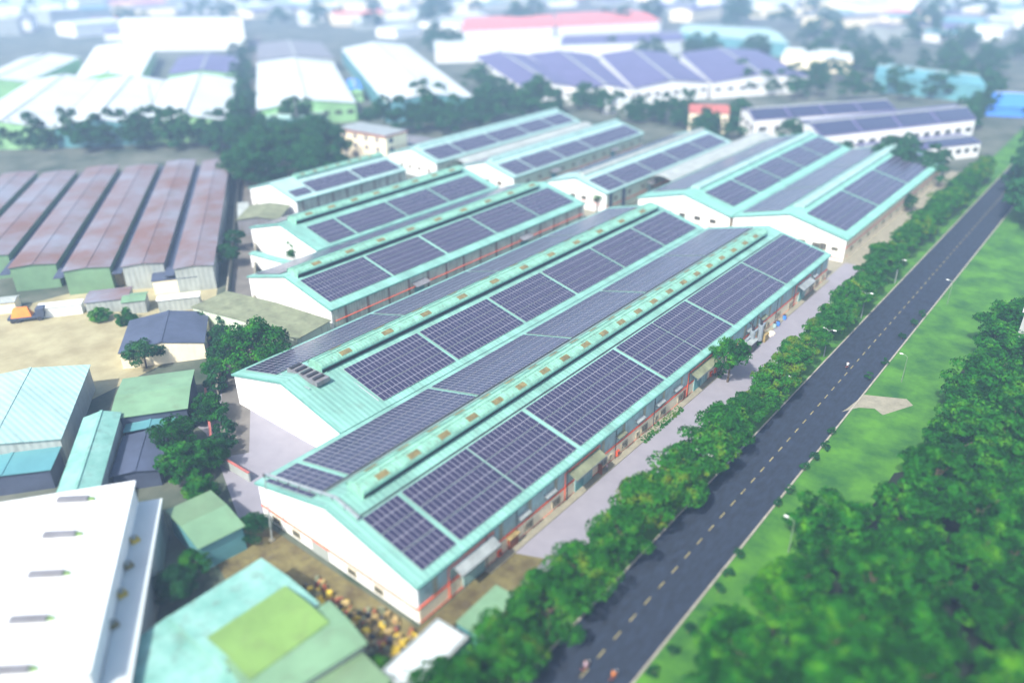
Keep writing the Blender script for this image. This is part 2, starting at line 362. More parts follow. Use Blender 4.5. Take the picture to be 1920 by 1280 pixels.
def monitor(W, y0, y1, hw=1.9, cx=None, h=1.0, m='monitor', patches=None, sides='dark', legs=True):
    root = W['root']; cx = cx if cx is not None else W['xm'] + .6
    zb = min(prof_z(W, cx - hw), prof_z(W, cx + hw)); zt = W['r'] + h + .25
    ze = zt - .75
    mon = MB(); N = 8
    prof = lambda t: (cx + hw * math.sin(t), ze + (zt - ze) * math.cos(t) ** 0.9 if abs(t) < 1.57 else ze)
    pts = [prof(-1.5 + 3.0 * i / N) for i in range(N + 1)]
    up_ = [(x, z) for x, z in pts]; lo = [(x, z - .08) for x, z in pts]
    mon.prism(up_ + lo[::-1], y0, y1, m)
    mo = mon.build('ridge_monitor', root)
    st = MB(); st.box(cx - .22, cx + .22, y0 + .1, y1 - .1, zt + .02, zt + .09, m)
    st.box(cx - .75, cx - .65, y0 + .1, y1 - .1, zt - .02, zt + .07, 'trim'); st.build('crest_strip', mo)
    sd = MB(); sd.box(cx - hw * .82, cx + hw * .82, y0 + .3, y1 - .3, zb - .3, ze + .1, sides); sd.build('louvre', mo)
    ep = MB()
    ep.prism([(cx - hw * .9, zb - .15)] + [(cx + hw * .9 * math.sin(t), ze + (zt - ze - .1) * math.cos(t)) for t in (-1.5, -.8, 0, .8, 1.5)][0:5] + [(cx + hw * .9, zb - .15)], y0 + .05, y0 + .15, m); ep.build('end_panel', mo)
    # drip strip along each edge
    for sx in (-1, 1):
        g = MB(); x = cx + sx * hw; g.box(x - .06, x + .06, y0, y1, ze - .2, ze - .02 + .02, 'trim'); g.build('edge_trim', mo)
    if patches:
        y, step, ln = patches; me = {}
        while y + ln < y1 - 1:
            for sx in (-1, 1):
                a, b_, c_ = prof(sx * .38), prof(sx * .72), prof(sx * 1.08)
                if sx not in me:
                    q = MB()
                    for (p0, p1) in ((a, b_), (b_, c_)):
                        q.slab((p0[0], 0, p0[1] + .05), (p1[0], 0, p1[1] + .05), (p1[0], ln, p1[1] + .05), (p0[0], ln, p0[1] + .05), .04, 'skylight')
                    me[sx] = q.mesh('skylight_sheet')
                o = link('skylight_sheet', me[sx], mo)
                wl = world_loc(mo); o.location = (-wl[0], y - wl[1] + R_.uniform(-.2, .2), -wl[2])
            y += step
    return mo

def window(root, x, yc, zc, w_=1.7, h_=1.3, out=1, fr='frame', gl='glassdark', bars=3):
    f = MB(); t = .07 * out; a, c = yc - w_ / 2, yc + w_ / 2; lo, hi = zc - h_ / 2, zc + h_ / 2
    X = sorted((x, x + t * 1.6))
    f.box(X[0], X[1], a, c, lo, lo + .1, fr); f.box(X[0], X[1], a, c, hi - .1, hi, fr)
    f.box(X[0], X[1], a, a + .1, lo + .1, hi - .1, fr); f.box(X[0], X[1], c - .1, c, lo + .1, hi - .1, fr)
    for i in range(1, bars + 1):
        z = lo + (hi - lo) * i / (bars + 1); f.box(X[0], X[1] - .02, a + .1, c - .1, z - .03, z + .03, fr)
    f.box(X[0], X[1] - .02, yc - .03, yc + .03, lo + .1, hi - .1, fr)
    o = f.build('window', root)
    g = MB(); X2 = sorted((x, x + t)); g.box(X2[0], X2[1] - .03, a + .1, c - .1, lo + .1, hi - .1, gl); g.build('pane', o)
    return o
def gwindow(root, y, xc, zc, w_=1.5, h_=1.2, fr='frame'):   # window in a gable facing -y
    f = MB(); a, c = xc - w_ / 2, xc + w_ / 2; lo, hi = zc - h_ / 2, zc + h_ / 2; Y = (y - .12, y)
    f.box(a, c, *Y, lo, lo + .1, fr); f.box(a, c, *Y, hi - .1, hi, fr); f.box(a, a + .1, *Y, lo + .1, hi - .1, fr); f.box(c - .1, c, *Y, lo + .1, hi - .1, fr)
    for k in (1, 2): f.box(a + (c - a) * k / 3 - .03, a + (c - a) * k / 3 + .03, y - .1, y, lo + .1, hi - .1, fr)
    o = f.build('window', root); g = MB(); g.box(a + .1, c - .1, y - .05, y, lo + .1, hi - .1, 'glassdark'); g.build('pane', o)

# --- front warehouse
W1 = warehouse('nearest and largest green roofed warehouse with a white gable, grey yard along its wall', -82.8, -51.25, 44.3, 179.2, xm=-67.1, side='clad')
r1 = W1['root']
arrays(W1, r1, [(-62.7, -52.45, 6, [(46.4, 52.3), (53.0, 65.4), (65.65, 77.9), (78.7, 103.2), (104.0, 116.3), (116.55, 129), (129.8, 154.5), (155.2, 178)], .87),
                (-81.2, -70.6, 6, [(44.9, 45.75), (46.5, 50.3), (51.1, 76.5), (77.2, 101.6), (102.3, 127.2), (127.9, 153), (153.7, 177)], .87)], 300)
monitor(W1, 48.6, 173, hw=1.75, cx=-66.4, patches=(51.5, 5.75, 2.0))
xw = -51.53      # wall face of the road side
b = MB(); b.box(xw - .25, xw + .08, 44.6, 178.9, 0, 2.28, 'cream'); b.build('plinth_wall', r1)
b = MB(); b.box(xw - .2, xw + .14, 44.55, 178.95, 2.28, 2.5, 'red'); b.build('red_band', r1)
b = MB(); b.box(xw + .02, xw + .12, 44.6, 178.9, 0, .22, 'red'); b.build('base_band', r1)
b = MB(); b.box(xw + .1, xw + 1.3, 56, 178, 0, .16, 'slab'); b.build('apron', r1)
for yc in (47.5, 53.5, 59.7, 65.7, 71.6, 83.6, 89.4, 95.6, 101.8, 108, 121.5, 127.6, 133.5, 139.4, 145.4, 151.5, 157.4, 168.6, 174.6):
    b = MB(); b.box(xw, xw + .06, yc - .35, yc + .35, 2.5, 5.7, 'pilp'); b.build('pilaster', r1)
for yc in (56.5, 62.6, 74, 86.8, 98.5, 110.3, 124.5, 136.6, 148.6, 158, 170):
    b = MB(); b.tube([(xw + .28, yc, 5.8), (xw + .28, yc, .1)], .07, 'black'); b.build('downpipe', r1)
for yc in (65.3, 71.6, 83.7, 89.7, 95.8, 101.8, 107.9, 127, 133, 143, 150.5, 157, 169, 173, 176.5):
    window(r1, xw + .08, yc, 1.15, 1.9, 1.25, bars=3)
for yc in (85.7, 93.6, 99.7, 131, 145.3):
    window(r1, xw + .08, yc, 1.0, .8, .95, bars=0)
for yc in (64.2, 70, 88.4, 94, 100.4, 106.3, 135, 142, 170):
    b = MB(); b.slab((xw, yc - 1.2, 4.05), (xw + .65, yc - 1.2, 3.7), (xw + .65, yc + 1.2, 3.7), (xw, yc + 1.2, 4.05), .05, 'mosstile' if R_.random() < .5 else 'galv')
    b.tube([(xw, yc - 1.1, 3.3), (xw + .6, yc - 1.1, 3.68)], .03, 'black', 4); b.tube([(xw, yc + 1.1, 3.3), (xw + .6, yc + 1.1, 3.68)], .03, 'black', 4); b.build('awning', r1)
for (ya, yb, rm_) in ((50.5, 57.8, 'galv'), (74.5, 82.2, 'mosstile'), (111, 119.5, 'mosstile'), (159.8, 166.8, 'galv')):
    b = MB(); b.slab((xw + .05, ya, 4.6), (xw + 1.6, ya, 3.9), (xw + 1.6, yb, 3.9), (xw + .05, yb, 4.6), .08, rm_)
    b.box(xw + 1.5, xw + 1.6, ya, yb, 3.6, 3.88, 'galv'); cp = b.build('loading_canopy', r1)
    b = MB(); b.tube([(xw + .2, ya - .9, .3), (xw + .2, ya - .9, 4.9), (xw + .2, yb + .2, 5.0), (xw + .2, yb + .2, 3.9)], .09, 'red'); b.build('red_pipe', r1)
    b = MB(); b.box(xw + .05, xw + .2, ya + 1.6, yb - 1.6, .02, 3.2, 'clad'); b.box(xw + .2, xw + .24, ya + 1.6 + .1, (ya + yb) / 2 - .05, .1, 3.1, 'tealroof' if ya > 70 else 'clad'); b.box(xw + .2, xw + .24, (ya + yb) / 2 + .05, yb - 1.7, .1, 3.1, 'clad'); dr = b.build('sliding_door', r1)
    b = MB()
    for k in range(8): yy = ya + 1.9 + k * (yb - ya - 3.8) / 7; b.box(xw + .24, xw + .27, yy - .03, yy + .03, .15, 3.05, 'trim')
    b.build('door_rib', dr)
b = MB(); b.box(xw + .08, xw + .16, 82.3, 83.1, 0, 1.95, 'glassdark'); dd = b.build('doorway', r1)
b = MB(); b.hexa([(xw + .15, 82.3, .02), (xw + .15, 82.22, .02), (xw + 1.0, 82.0, .02), (xw + 1.0, 82.08, .02), (xw + .15, 82.3, 1.95), (xw + .15, 82.22, 1.95), (xw + 1.0, 82.0, 1.95), (xw + 1.0, 82.08, 1.95)], 'brown'); b.build('open_door', dd)
for yc in (109.3, 122.9): b = MB(); b.box(xw + .08, xw + .16, yc - .45, yc + .45, 0, 1.95, 'brown'); b.build('door', r1)
# gable of the front warehouse: red band, grey lower wall, windows, roof rail pipe
yg = 44.3 + .25
b = MB(); b.box(-82.5, -51.55, yg - .1, yg + .0, 1.95, 2.25, 'red'); b.build('red_band', r1)
for xc in (-79.3, -74.9): gwindow(r1, yg, xc, 1.0, 1.7, 1.2)
b = MB(); b.box(-71.5, -68.2, yg - .1, yg, 0, 1.9, 'palegrey'); b.build('shutter', r1)
for xc in (-63.5, -58.5): gwindow(r1, yg, xc, 1.0, 1.7, 1.2)
b = MB(); pr = [(-82.6, 45.9, 6.55), (-67.1, 45.9, 10.2), (-62.7, 45.9, 9.2)]
b.tube(pr, .13, 'pipe'); b.tube([(-82.6, 46.2, 6.5), (-67.1, 46.2, 10.15), (-62.7, 46.2, 9.15)], .09, 'galv')
for i in range(9):
    x = -82 + i * 2.4; b.box(x - .06, x + .06, 45.8, 46.3, prof_z(W1, x), prof_z(W1, x) + .6, 'pipe')
b.build('roof_pipe', r1)
b = MB(); b.tube([(-70.15, 46.2, 9.25), (-70.15, 177, 9.25)], .12, 'black'); b.tube([(-69.8, 46.2, 9.3), (-69.8, 177, 9.3)], .07, 'galv'); b.build('cable_tray', r1)
b = MB(); b.box(-63.25, -63.05, 46, 178, prof_z(W1, -63.1), prof_z(W1, -63.1) + .16, 'black'); b.build('cable_tray', r1)

# --- second warehouse
W2 = warehouse('second green warehouse from the front, blank white gable above the grey courtyard', -112.0, -83.0, 59.6, 178.0, xm=-97.3)
r2 = W2['root']
arrays(W2, r2, [(-93.8, -84.3, 6, [(69.4, 86.4), (87.1, 105.6), (106.3, 122.9), (123.6, 141.5), (142.2, 159.4), (160.1, 176)], .87),
                (-110.6, -101.4, 5, [(61.5, 90), (90.7, 118), (118.7, 147), (147.7, 175.5)], .9)], 300)
monitor(W2, 66.0, 175, hw=1.9, cx=-96.7, patches=(70.5, 9.6, 2.3))
b = MB(); b.box(-100.2, -92.4, 63.0, 65.6, 9.0, 9.75, 'greyroof')
for i in range(5): b.box(-99.8 + i * 1.5, -99.2 + i * 1.5, 63.2, 65.2, 9.75, 10.05, 'black')
b.tube([(-101, 62, 8.9), (-93, 62, 8.9)], .08, 'pipe'); b.build('roof_equipment', r2)
b = MB(); b.tube([(-94.2, 68.9, 8.75), (-84.8, 68.9, 6.55)], .07, 'alu'); b.build('walkway_rail', r2)

# --- third
W3 = warehouse('third green warehouse with a low white gable rising over a mossy lean-to roof', -148.3, -119.3, 87.0, 177.4, xm=-134.0, side='clad2')
r3 = W3['root']
arrays(W3, r3, [(-130.7, -121.5, 6, [(88.6, 105.8), (106.5, 123), (123.8, 141.0), (141.8, 158.5), (159.2, 174.8)], .87),
                (-147.0, -137, 5, [(88.2, 112), (112.7, 140), (140.7, 175)], .9)], 200)
monitor(W3, 88.8, 172, hw=1.9, cx=-133.3, patches=(93, 9.4, 2.3))
W4 = warehouse('fourth warehouse in the left column, white gable with a round bush in front', -177.0, -149.0, 107.0, 175.0, xm=-163.2, side='clad2')
r4 = W4['root']
arrays(W4, r4, [(-158.6, -150.0, 5, [(111.6, 120), (120.8, 137.8), (138.5, 154), (154.8, 171.8)], .87),
                (-175.5, -166.5, 5, [(108.5, 140), (141, 173)], .9)], 0)
monitor(W4, 110.3, 172, hw=1.9, cx=-162.5, patches=(113.5, 7.6, 2.2))
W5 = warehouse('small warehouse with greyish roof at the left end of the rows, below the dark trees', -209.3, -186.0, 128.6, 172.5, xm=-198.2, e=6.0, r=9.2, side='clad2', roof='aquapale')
r5 = W5['root']
arrays(W5, r5, [(-194.0, -187.6, 4, [(137.0, 154.5), (155.3, 171)], .87), (-191.5, -188.0, 2, [(130, 136.2)], .87)], 0)
monitor(W5, 137, 172, hw=1.3, cx=-197.6, h=.5, patches=(139, 4.5, 1.4))
# --- far rows
W6 = warehouse('right hand warehouse of the far row, tallest white gable next to the road trees', -81.8, -51.6, 191.6, 285.0, xm=-66.7, roof='aqua2')
r6 = W6['root']
arrays(W6, r6, [(-64.0, -53.7, 6, [(196, 221.5), (222.6, 249), (250.1, 277.5), (278.6, 284)], .87), (-80.6, -70.2, 6, [(195, 222), (223, 252), (253, 283)], .87)], 0)
monitor(W6, 199, 284, hw=1.6, cx=-67.2, h=.5, m='aquapale', sides='palegrey')
W6b = warehouse('warehouse joined to the left of the tallest far gable, wide green valley between them', -110.7, -82.0, 191.0, 285.5, xm=-96.2, roof='aqua2')
r6b = W6b['root']
arrays(W6b, r6b, [(-93.2, -84.3, 5, [(197.5, 213.8), (214.7, 230.8), (231.7, 248), (248.9, 266), (266.9, 284)], .87), (-109.6, -98.6, 6, [(197, 222), (223, 252), (253, 283)], .87)], 0)
monitor(W6b, 198, 285, hw=1.4, cx=-96.4, h=.5, m='aquapale', sides='palegrey')
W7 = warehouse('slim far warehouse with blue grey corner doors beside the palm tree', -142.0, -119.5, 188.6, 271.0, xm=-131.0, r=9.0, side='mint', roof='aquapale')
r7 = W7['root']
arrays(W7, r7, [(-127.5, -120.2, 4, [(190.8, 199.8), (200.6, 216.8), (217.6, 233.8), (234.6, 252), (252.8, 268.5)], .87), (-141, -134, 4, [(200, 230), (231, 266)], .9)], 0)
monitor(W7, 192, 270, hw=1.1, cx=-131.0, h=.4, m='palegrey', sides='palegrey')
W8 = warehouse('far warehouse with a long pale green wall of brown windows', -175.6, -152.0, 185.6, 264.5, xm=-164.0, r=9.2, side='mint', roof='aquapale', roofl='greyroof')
r8 = W8['root']
arrays(W8, r8, [(-160.2, -152.8, 4, [(187.8, 197), (197.8, 213.8), (214.6, 230.8), (231.6, 263)], .87)], 0)
monitor(W8, 188.5, 264, hw=1.0, cx=-164.0, h=.4, m='aquapale', sides='palegrey')
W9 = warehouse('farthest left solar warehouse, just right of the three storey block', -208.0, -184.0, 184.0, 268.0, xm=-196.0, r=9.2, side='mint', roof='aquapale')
r9 = W9['root']
arrays(W9, r9, [(-193.0, -185.2, 4, [(186.5, 199), (199.8, 218), (218.8, 236), (236.8, 252), (252.8, 266)], .87)], 0)
monitor(W9, 187, 268, hw=1.0, cx=-196.0, h=.4, m='aquapale', sides='palegrey')

def side_detail(W, y0, y1, step, zc=2.6, w_=1.6, h_=1.1, pil=None, band=None, ws=True, pipez=None):
    root = W['root']; x = W['xr'] - .3; y = y0; k = 0
    if pil:
        yy = y0
        while yy < y1: b = MB(); b.box(x, x + .1, yy - .3, yy + .3, 0, W['e'] - .3, pil); b.build('column', root); yy += step
    if ws:
        while y < y1:
            window(root, x, y + step / 2, zc, w_, h_, bars=1); y += step
    if band: b = MB(); b.box(x, x + .1, W['y0'] + .5, W['y1'] - .5, band, band + .2, 'red'); b.build('red_band', root)
    if pipez:
        b = MB(); b.tube([(x + .3, W['y0'] + 1, pipez), (x + .3, W['y1'] - 1, pipez)], .1, 'red'); b.build('red_pipe', root)
side_detail(W8, 190, 262, 6.3, zc=3.4, band=1.6)
side_detail(W7, 190, 268, 7.8, zc=3.6, w_=1.8, band=1.6)
side_detail(W9, 187, 199, 6, zc=3.4, ws=True)
side_detail(W3, 91, 176, 6.0, pil='pil', ws=False, pipez=3.2)
side_detail(W4, 110, 174, 6.0, pil='pil', ws=False)
side_detail(W5, 131, 171, 5.5, pil='pil', ws=False)
side_detail(W6, 194, 284, 6.5, zc=2.2, band=3.4)
for W, yy in ((W8, 207), (W8, 243), (W7, 214), (W3, 112), (W3, 150)):
    x = W['xr'] - .3; b = MB()
    b.slab((x, yy - 2.2, 4.3), (x + 1.8, yy - 2.2, 3.7), (x + 1.8, yy + 2.2, 3.7), (x, yy + 2.2, 4.3), .08, 'greyroof'); b.box(x, x + .12, yy - 1.5, yy + 1.5, 0, 3.3, 'tealroof'); b.build('loading_canopy', W['root'])
for W, y in ((W3, 87), (W6, 191.6)):
    pass
# blue-grey doors at the near corner of the slim warehouse
for y in (191.3, 198.5): b = MB(); b.box(-119.8, -119.68, y - .9, y + .9, 0, 5.4, 'slate'); b.build('tall_door', r7)
# gable windows in the far row
for xc, zc in ((-76.5, 4.6), (-70.5, 4.2), (-62.6, 4.0), (-59.0, 3.9)): gwindow(r6, 191.85, xc, zc - 1.0, 2.0, 1.5, 'frame')
for xc in (-57.2, -54.3): gwindow(r6, 191.85, xc, 3.0, 1.7, 1.9 if xc < -56 else 1.0, 'frame')
b = MB(); b.tube([(-81.5, 191.6, 2.4), (-66, 191.6, 2.0), (-58, 191.6, 1.2), (-52.2, 191.6, .8), (-51.9, 195, .8)], .1, 'red'); b.build('red_pipe', r6)
for xc in (-105, -100.4, -96.2, -91.6, -87): gwindow(r6b, 191.25, xc, 3.6, 1.9, 1.2, 'skylight')
b = MB(); b.tube([(-110, 191.0, 2.2), (-82.3, 191.0, 2.2)], .08, 'red'); b.build('red_pipe', r6b)
for xc in (-135.6, -131.6, -127.6, -123.2): gwindow(r7, 188.85, xc, 3.4, 1.9, 1.2, 'skylight')
b = MB(); b.tube([(-141, 188.7, 2.3), (-119.8, 188.7, 2.3)], .08, 'red'); b.build('red_pipe', r7)
for xc in (-168, -163, -158): gwindow(r8, 185.85, xc, 3.2, 1.9, 1.3, 'rust')
for xc in (-201, -197, -192.5, -188): gwindow(r9, 184.25, xc, 2.8, 1.6, 1.2, 'rust')
# barrel canopies over the alleys
def barrel(label, x0, x1, y0, y1, z0, h, m, name='alley_canopy'):
    root = thing(name, label, 'canopy', ((x0 + x1) / 2, y0, 0))
    N = 10; pts = [(x0 + (x1 - x0) * i / N, z0 + h * math.sin(math.pi * i / N)) for i in range(N + 1)]
    b = MB(); b.prism(pts + [(x, z - .1) for x, z in pts][::-1], y0, y1, m); b.build('curved_roof', root)
    for x in (x0 + .15, x1 - .3):
        b = MB(); y = y0 + .3
        while y < y1: b.box(x, x + .15, y, y + .15, 0, z0, 'galv'); y += 8
        b.build('post', root)
barrel('pale curved canopy over the alley right of the slim far warehouse', -119.0, -111.2, 212, 288, 6.0, 1.0, 'palegrey')
barrel('pale curved canopy between the two farthest solar warehouses', -183.4, -176.2, 190, 266, 5.4, 1.2, 'palegrey')

# ------------------------------------------------------------------ generic halls
def hall(name, label, cat, A, B, C, z, rise, roof, wall='white', ridge='len', wins=0, wz=None, group=None, over=.3, doors=0, roof2=None, winside=None, base=0.0, vents=0):
    """A->B along the length at eave height z, C gives the width; pixels or world points"""
    P = [V(*q, z) if not isinstance(q, Vector) else Vector((q.x, q.y, z)) for q in (A, B, C)]
    a, b_, c = P; u = (b_ - a); L = u.length; u.normalize(); n = Vector((-u.y, u.x, 0)); wd = (c - a).dot(n)
    if wd < 0: n = -n; wd = -wd
    root = thing(name, label, cat, (a.x, a.y, base), group)
    Q = lambda s_, t_, zz: a + u * s_ + n * t_ + Vector((0, 0, zz - z))
    wb = MB(); o = over
    wb.hexa([Q(o, o, base), Q(L - o, o, base), Q(L - o, wd - o, base), Q(o, wd - o, base), Q(o, o, z - .05), Q(L - o, o, z - .05), Q(L - o, wd - o, z - .05), Q(o, wd - o, z - .05)], wall)
    if rise > 0:
        if ridge == 'len':
            for s_ in (o, L - o): wb.poly([Q(s_, o, z - .05), Q(s_, wd - o, z - .05), Q(s_, wd / 2, z + rise - .1)], wall)
        else:
            for t_ in (o, wd - o): wb.poly([Q(o, t_, z - .05), Q(L - o, t_, z - .05), Q(L / 2, t_, z + rise - .1)], wall)
    wb.build('wall', root)
    if rise > 0:
        r2_ = roof2 or roof
        if ridge == 'len':
            for (t0, t1, mm) in ((0, wd / 2, roof), (wd, wd / 2, r2_)):
                rb = MB(); rb.slab(Q(0, t0, z), Q(L, t0, z), Q(L, t1, z + rise), Q(0, t1, z + rise), .12, mm); rb.build('roof_slope', root)
            rc = MB(); rc.hexa([Q(0, wd / 2 - .25, z + rise - .02), Q(L, wd / 2 - .25, z + rise - .02), Q(L, wd / 2 + .25, z + rise - .02), Q(0, wd / 2 + .25, z + rise - .02), Q(0, wd / 2 - .2, z + rise + .1), Q(L, wd / 2 - .2, z + rise + .1), Q(L, wd / 2 + .2, z + rise + .1), Q(0, wd / 2 + .2, z + rise + .1)], roof); rc.build('ridge_cap', root)
        else:
            for (s0, s1, mm) in ((0, L / 2, roof), (L, L / 2, r2_)):
                rb = MB(); rb.slab(Q(s0, 0, z), Q(s1, 0, z + rise), Q(s1, wd, z + rise), Q(s0, wd, z), .12, mm); rb.build('roof_slope', root)
    else:
        rb = MB(); rb.hexa([Q(0, 0, z), Q(L, 0, z), Q(L, wd, z), Q(0, wd, z), Q(0, 0, z + .25), Q(L, 0, z + .25), Q(L, wd, z + .25), Q(0, wd, z + .25)], roof); rb.build('roof', root)
    if wins:
        for side in (winside or (0, 1, 2, 3)):
            n_ = wins if side in (0, 2) else max(1, round(wins * wd / L)); LL = L if side in (0, 2) else wd
            for fl in (wz or (z * .55,)):
                for k in range(n_):
                    q = (k + .5) * LL / n_; ww = min(1.6, LL / n_ * .5) / 2; h2 = .65
                    f = MB()
                    def G(s_, d_, zz):
                        return {0: lambda: Q(s_, o - d_, zz), 2: lambda: Q(s_, wd - o + d_, zz), 1: lambda: Q(L - o + d_, s_, zz), 3: lambda: Q(o - d_, s_, zz)}[side]()
                    f.hexa([G(q - ww, .0, fl - h2), G(q + ww, .0, fl - h2), G(q + ww, .08, fl - h2), G(q - ww, .08, fl - h2), G(q - ww, .0, fl + h2), G(q + ww, .0, fl + h2), G(q + ww, .08, fl + h2), G(q - ww, .08, fl + h2)], 'glassdark')
                    wo = f.build('window', root)
                    f = MB(); f.hexa([G(q - ww - .1, .0, fl - h2 - .12), G(q + ww + .1, .0, fl - h2 - .12), G(q + ww + .1, .16, fl - h2 - .12), G(q - ww - .1, .16, fl - h2 - .12), G(q - ww - .1, .0, fl - h2), G(q + ww + .1, .0, fl - h2), G(q + ww + .1, .16, fl - h2), G(q - ww - .1, .16, fl - h2)], 'frame'); f.build('sill', wo)
    return root, Q, L, wd

# brown multi-bay factory on the left
nv = [-21, -32.2, -44, -56.5, -69, -81.5, -94]
near = [-181, -186, -187, -193, -203, -212]
for i in range(6):
    root, Q, L, wd = hall('factory_bay', ['brown roofed factory bay along the lane, nearest to the warehouses', 'brown factory bay second from the lane', 'brown factory bay third from the lane, beside the dark blue valley', 'brown factory bay with a pale green end wall, fourth from the lane', 'brown factory bay fifth from the lane', 'outermost brown factory bay at the left picture edge'][i], 'factory',
         LN(-284 - (i % 2) * 3, nv[i]), LN(near[i], nv[i]), LN(-284, nv[i + 1] + 2.3), 6, .4, 'brownroof', 'greenroof' if i > 1 else 'palegrey', group='bays of the brown factory', wins=0)
    b = MB(); b.hexa([Q(.2, wd + .05, 4.3), Q(L - .2, wd + .05, 4.3), Q(L - .2, wd + 2.2, 4.3), Q(.2, wd + 2.2, 4.3), Q(.2, wd + .05, 4.5), Q(L - .2, wd + .05, 4.5), Q(L - .2, wd + 2.2, 4.5), Q(.2, wd + 2.2, 4.5)], 'slate'); b.build('valley_gutter', root)
# clutter of small sheds by the sandy yard
def shed(label, u, v, L, w_, h, ang, m, wall='cream', rise=.6, z0=0.0, cat='shed', name='shed'):
    p = V(u, v, 0); a = math.radians(ang); du = Vector((math.cos(a), math.sin(a), 0)); dn = Vector((-du.y, du.x, 0))
    A = p - du * L / 2 - dn * w_ / 2
    return hall(name, label, cat, A, A + du * L, A + dn * w_, h, rise, m, wall, over=.2)
AL = math.degrees(math.atan2(-.572, .82))
shed('low pale shed with rusty side under the brown factory', 215, 530, 12, 5, 3.5, AL + 90, 'greyroof', 'rust')
shed('brown tin shed with yellow posts beside the lane', 265, 520, 9, 6, 3.5, AL, 'brownroof', 'cream')
shed('dark hut with pale eaves right of the tin sheds', 335, 540, 10, 6, 3.5, AL + 90, 'slate', 'cream')
shed('small white topped hut at the sandy yard', 340, 578, 9, 3, 3, AL + 90, 'whiteroof', 'palegrey', .2)
shed('grey flat hut behind the small green hedge', 210, 575, 9, 7, 3, AL + 90, 'brownroof', 'palegrey', .3)
shed('pale aqua hut next to the hedge', 258, 580, 5, 5, 3, AL + 90, 'greenroof', 'palegrey', .3)
shed('long low white container in the sandy yard', 118, 588, 9, 3, 2.4, AL + 90, 'whiteroof', 'whiteroof', .05, cat='container', name='container')
shed('pale sand coloured hut at the left edge of the yard', 15, 582, 5, 4, 2.6, AL + 90, 'palegrey', 'cream', .3)
root, Q, L, wd = shed('dark slate roofed shed by the lane', 318, 650, 15, 15.5, 3.5, AL, 'slate', 'cream', 1.2)
b = MB(); p = V(53, 600, 0)
tp = thing('truck', 'dark flatbed truck carrying an orange load in the sandy yard', 'truck', tuple(p))
def obox(c, du, l, w_, z0, z1, m, name, par):
    dn = Vector((-du.y, du.x, 0)); q = MB(); e = [c - du * l / 2 - dn * w_ / 2, c + du * l / 2 - dn * w_ / 2, c + du * l / 2 + dn * w_ / 2, c - du * l / 2 + dn * w_ / 2]
    q.hexa([k + Vector((0, 0, z0)) for k in e] + [k + Vector((0, 0, z1)) for k in e], m); return q.build(name, par)
du = Vector((math.cos(math.radians(AL + 90)), math.sin(math.radians(AL + 90)), 0)); dn = Vector((-du.y, du.x, 0))
obox(p, du, 7, 2.3, .7, 1.2, 'slate', 'flatbed', tp); obox(p + du * 2.9, du, 1.6, 2.2, 1.2, 2.7, 'slate', 'cab', tp); obox(p + du * 3.4, du, .7, 1.9, 1.9, 2.5, 'glassdark', 'windscreen', tp)
for k in (-2.6, -1.6, 2.6):
    for s_ in (-1, 1):
        q = MB(); c = p + du * k + dn * s_ * 1.0; q.tube([c + dn * -.15 + Vector((0, 0, .5)), c + dn * .15 + Vector((0, 0, .5))], .5, 'black', 12); q.build('wheel', tp)
q = MB(); c = p - du * .8
q.hexa([c + du * a + dn * b_ + Vector((0, 0, 1.2)) for a, b_ in ((-2, -1.1), (2, -1.1), (2, 1.1), (-2, 1.1))] + [c + du * a + dn * b_ + Vector((0, 0, 3.0)) for a, b_ in ((-1.4, -.5), (1.5, -.6), (1.2, .5), (-1.2, .6))], 'orange')
q.build('tarpaulin_load', None, origin=tuple(p), label='orange tarpaulin covered load on the dark flatbed truck', category='load')

# aqua and green roofs at the left
hall('aqua_shed', 'large faded aqua roof at the left edge above the white hall', 'shed', V(170, 683, 5), V(115, 822, 5), V(-40, 690, 5), 5, .9, 'aquapale', 'palegrey', 'len', roof2='aquapale')
hall('lean_to', 'dark teal lean-to below the faded aqua roof', 'shed', V(115, 836, 3.5), V(95, 880, 3.5), V(-60, 850, 3.5), 3.5, .2, 'tealroof', 'slate')
hall('aqua_shed', 'narrow light aqua roof touching the white hall', 'shed', V(228, 772, 5), V(186, 920, 5), V(160, 772, 5), 5, .8, 'aquaflat', 'palegrey', 'len', roof2='aquaflat')
hall('green_shed', 'pale green roofed shed beside the bushes', 'shed', V(365, 692, 4.5), V(352, 765, 4.5), V(232, 704, 4.5), 4.5, .5, 'greenroof', 'slate', 'wid')
hall('blue_hut', 'bright blue tarpaulin hut under the pale green shed', 'hut', V(330, 778, 3), V(325, 798, 3), V(240, 782, 3), 3, .3, 'tealroof', 'slate')
hall('dark_shed', 'dark blue shed between the aqua roof and the bushes', 'shed', V(318, 805, 3), V(300, 880, 3), V(232, 812, 3), 3, .4, 'slate', 'slate')
rt, Q, L, wd = hall('white_hall', 'big white flat roofed hall in the lower left corner', 'hall', V(255, 903, 9), V(170, 1262, 9), V(-230, 930, 9), 9, 0, 'whiteroof', 'whiteroof')
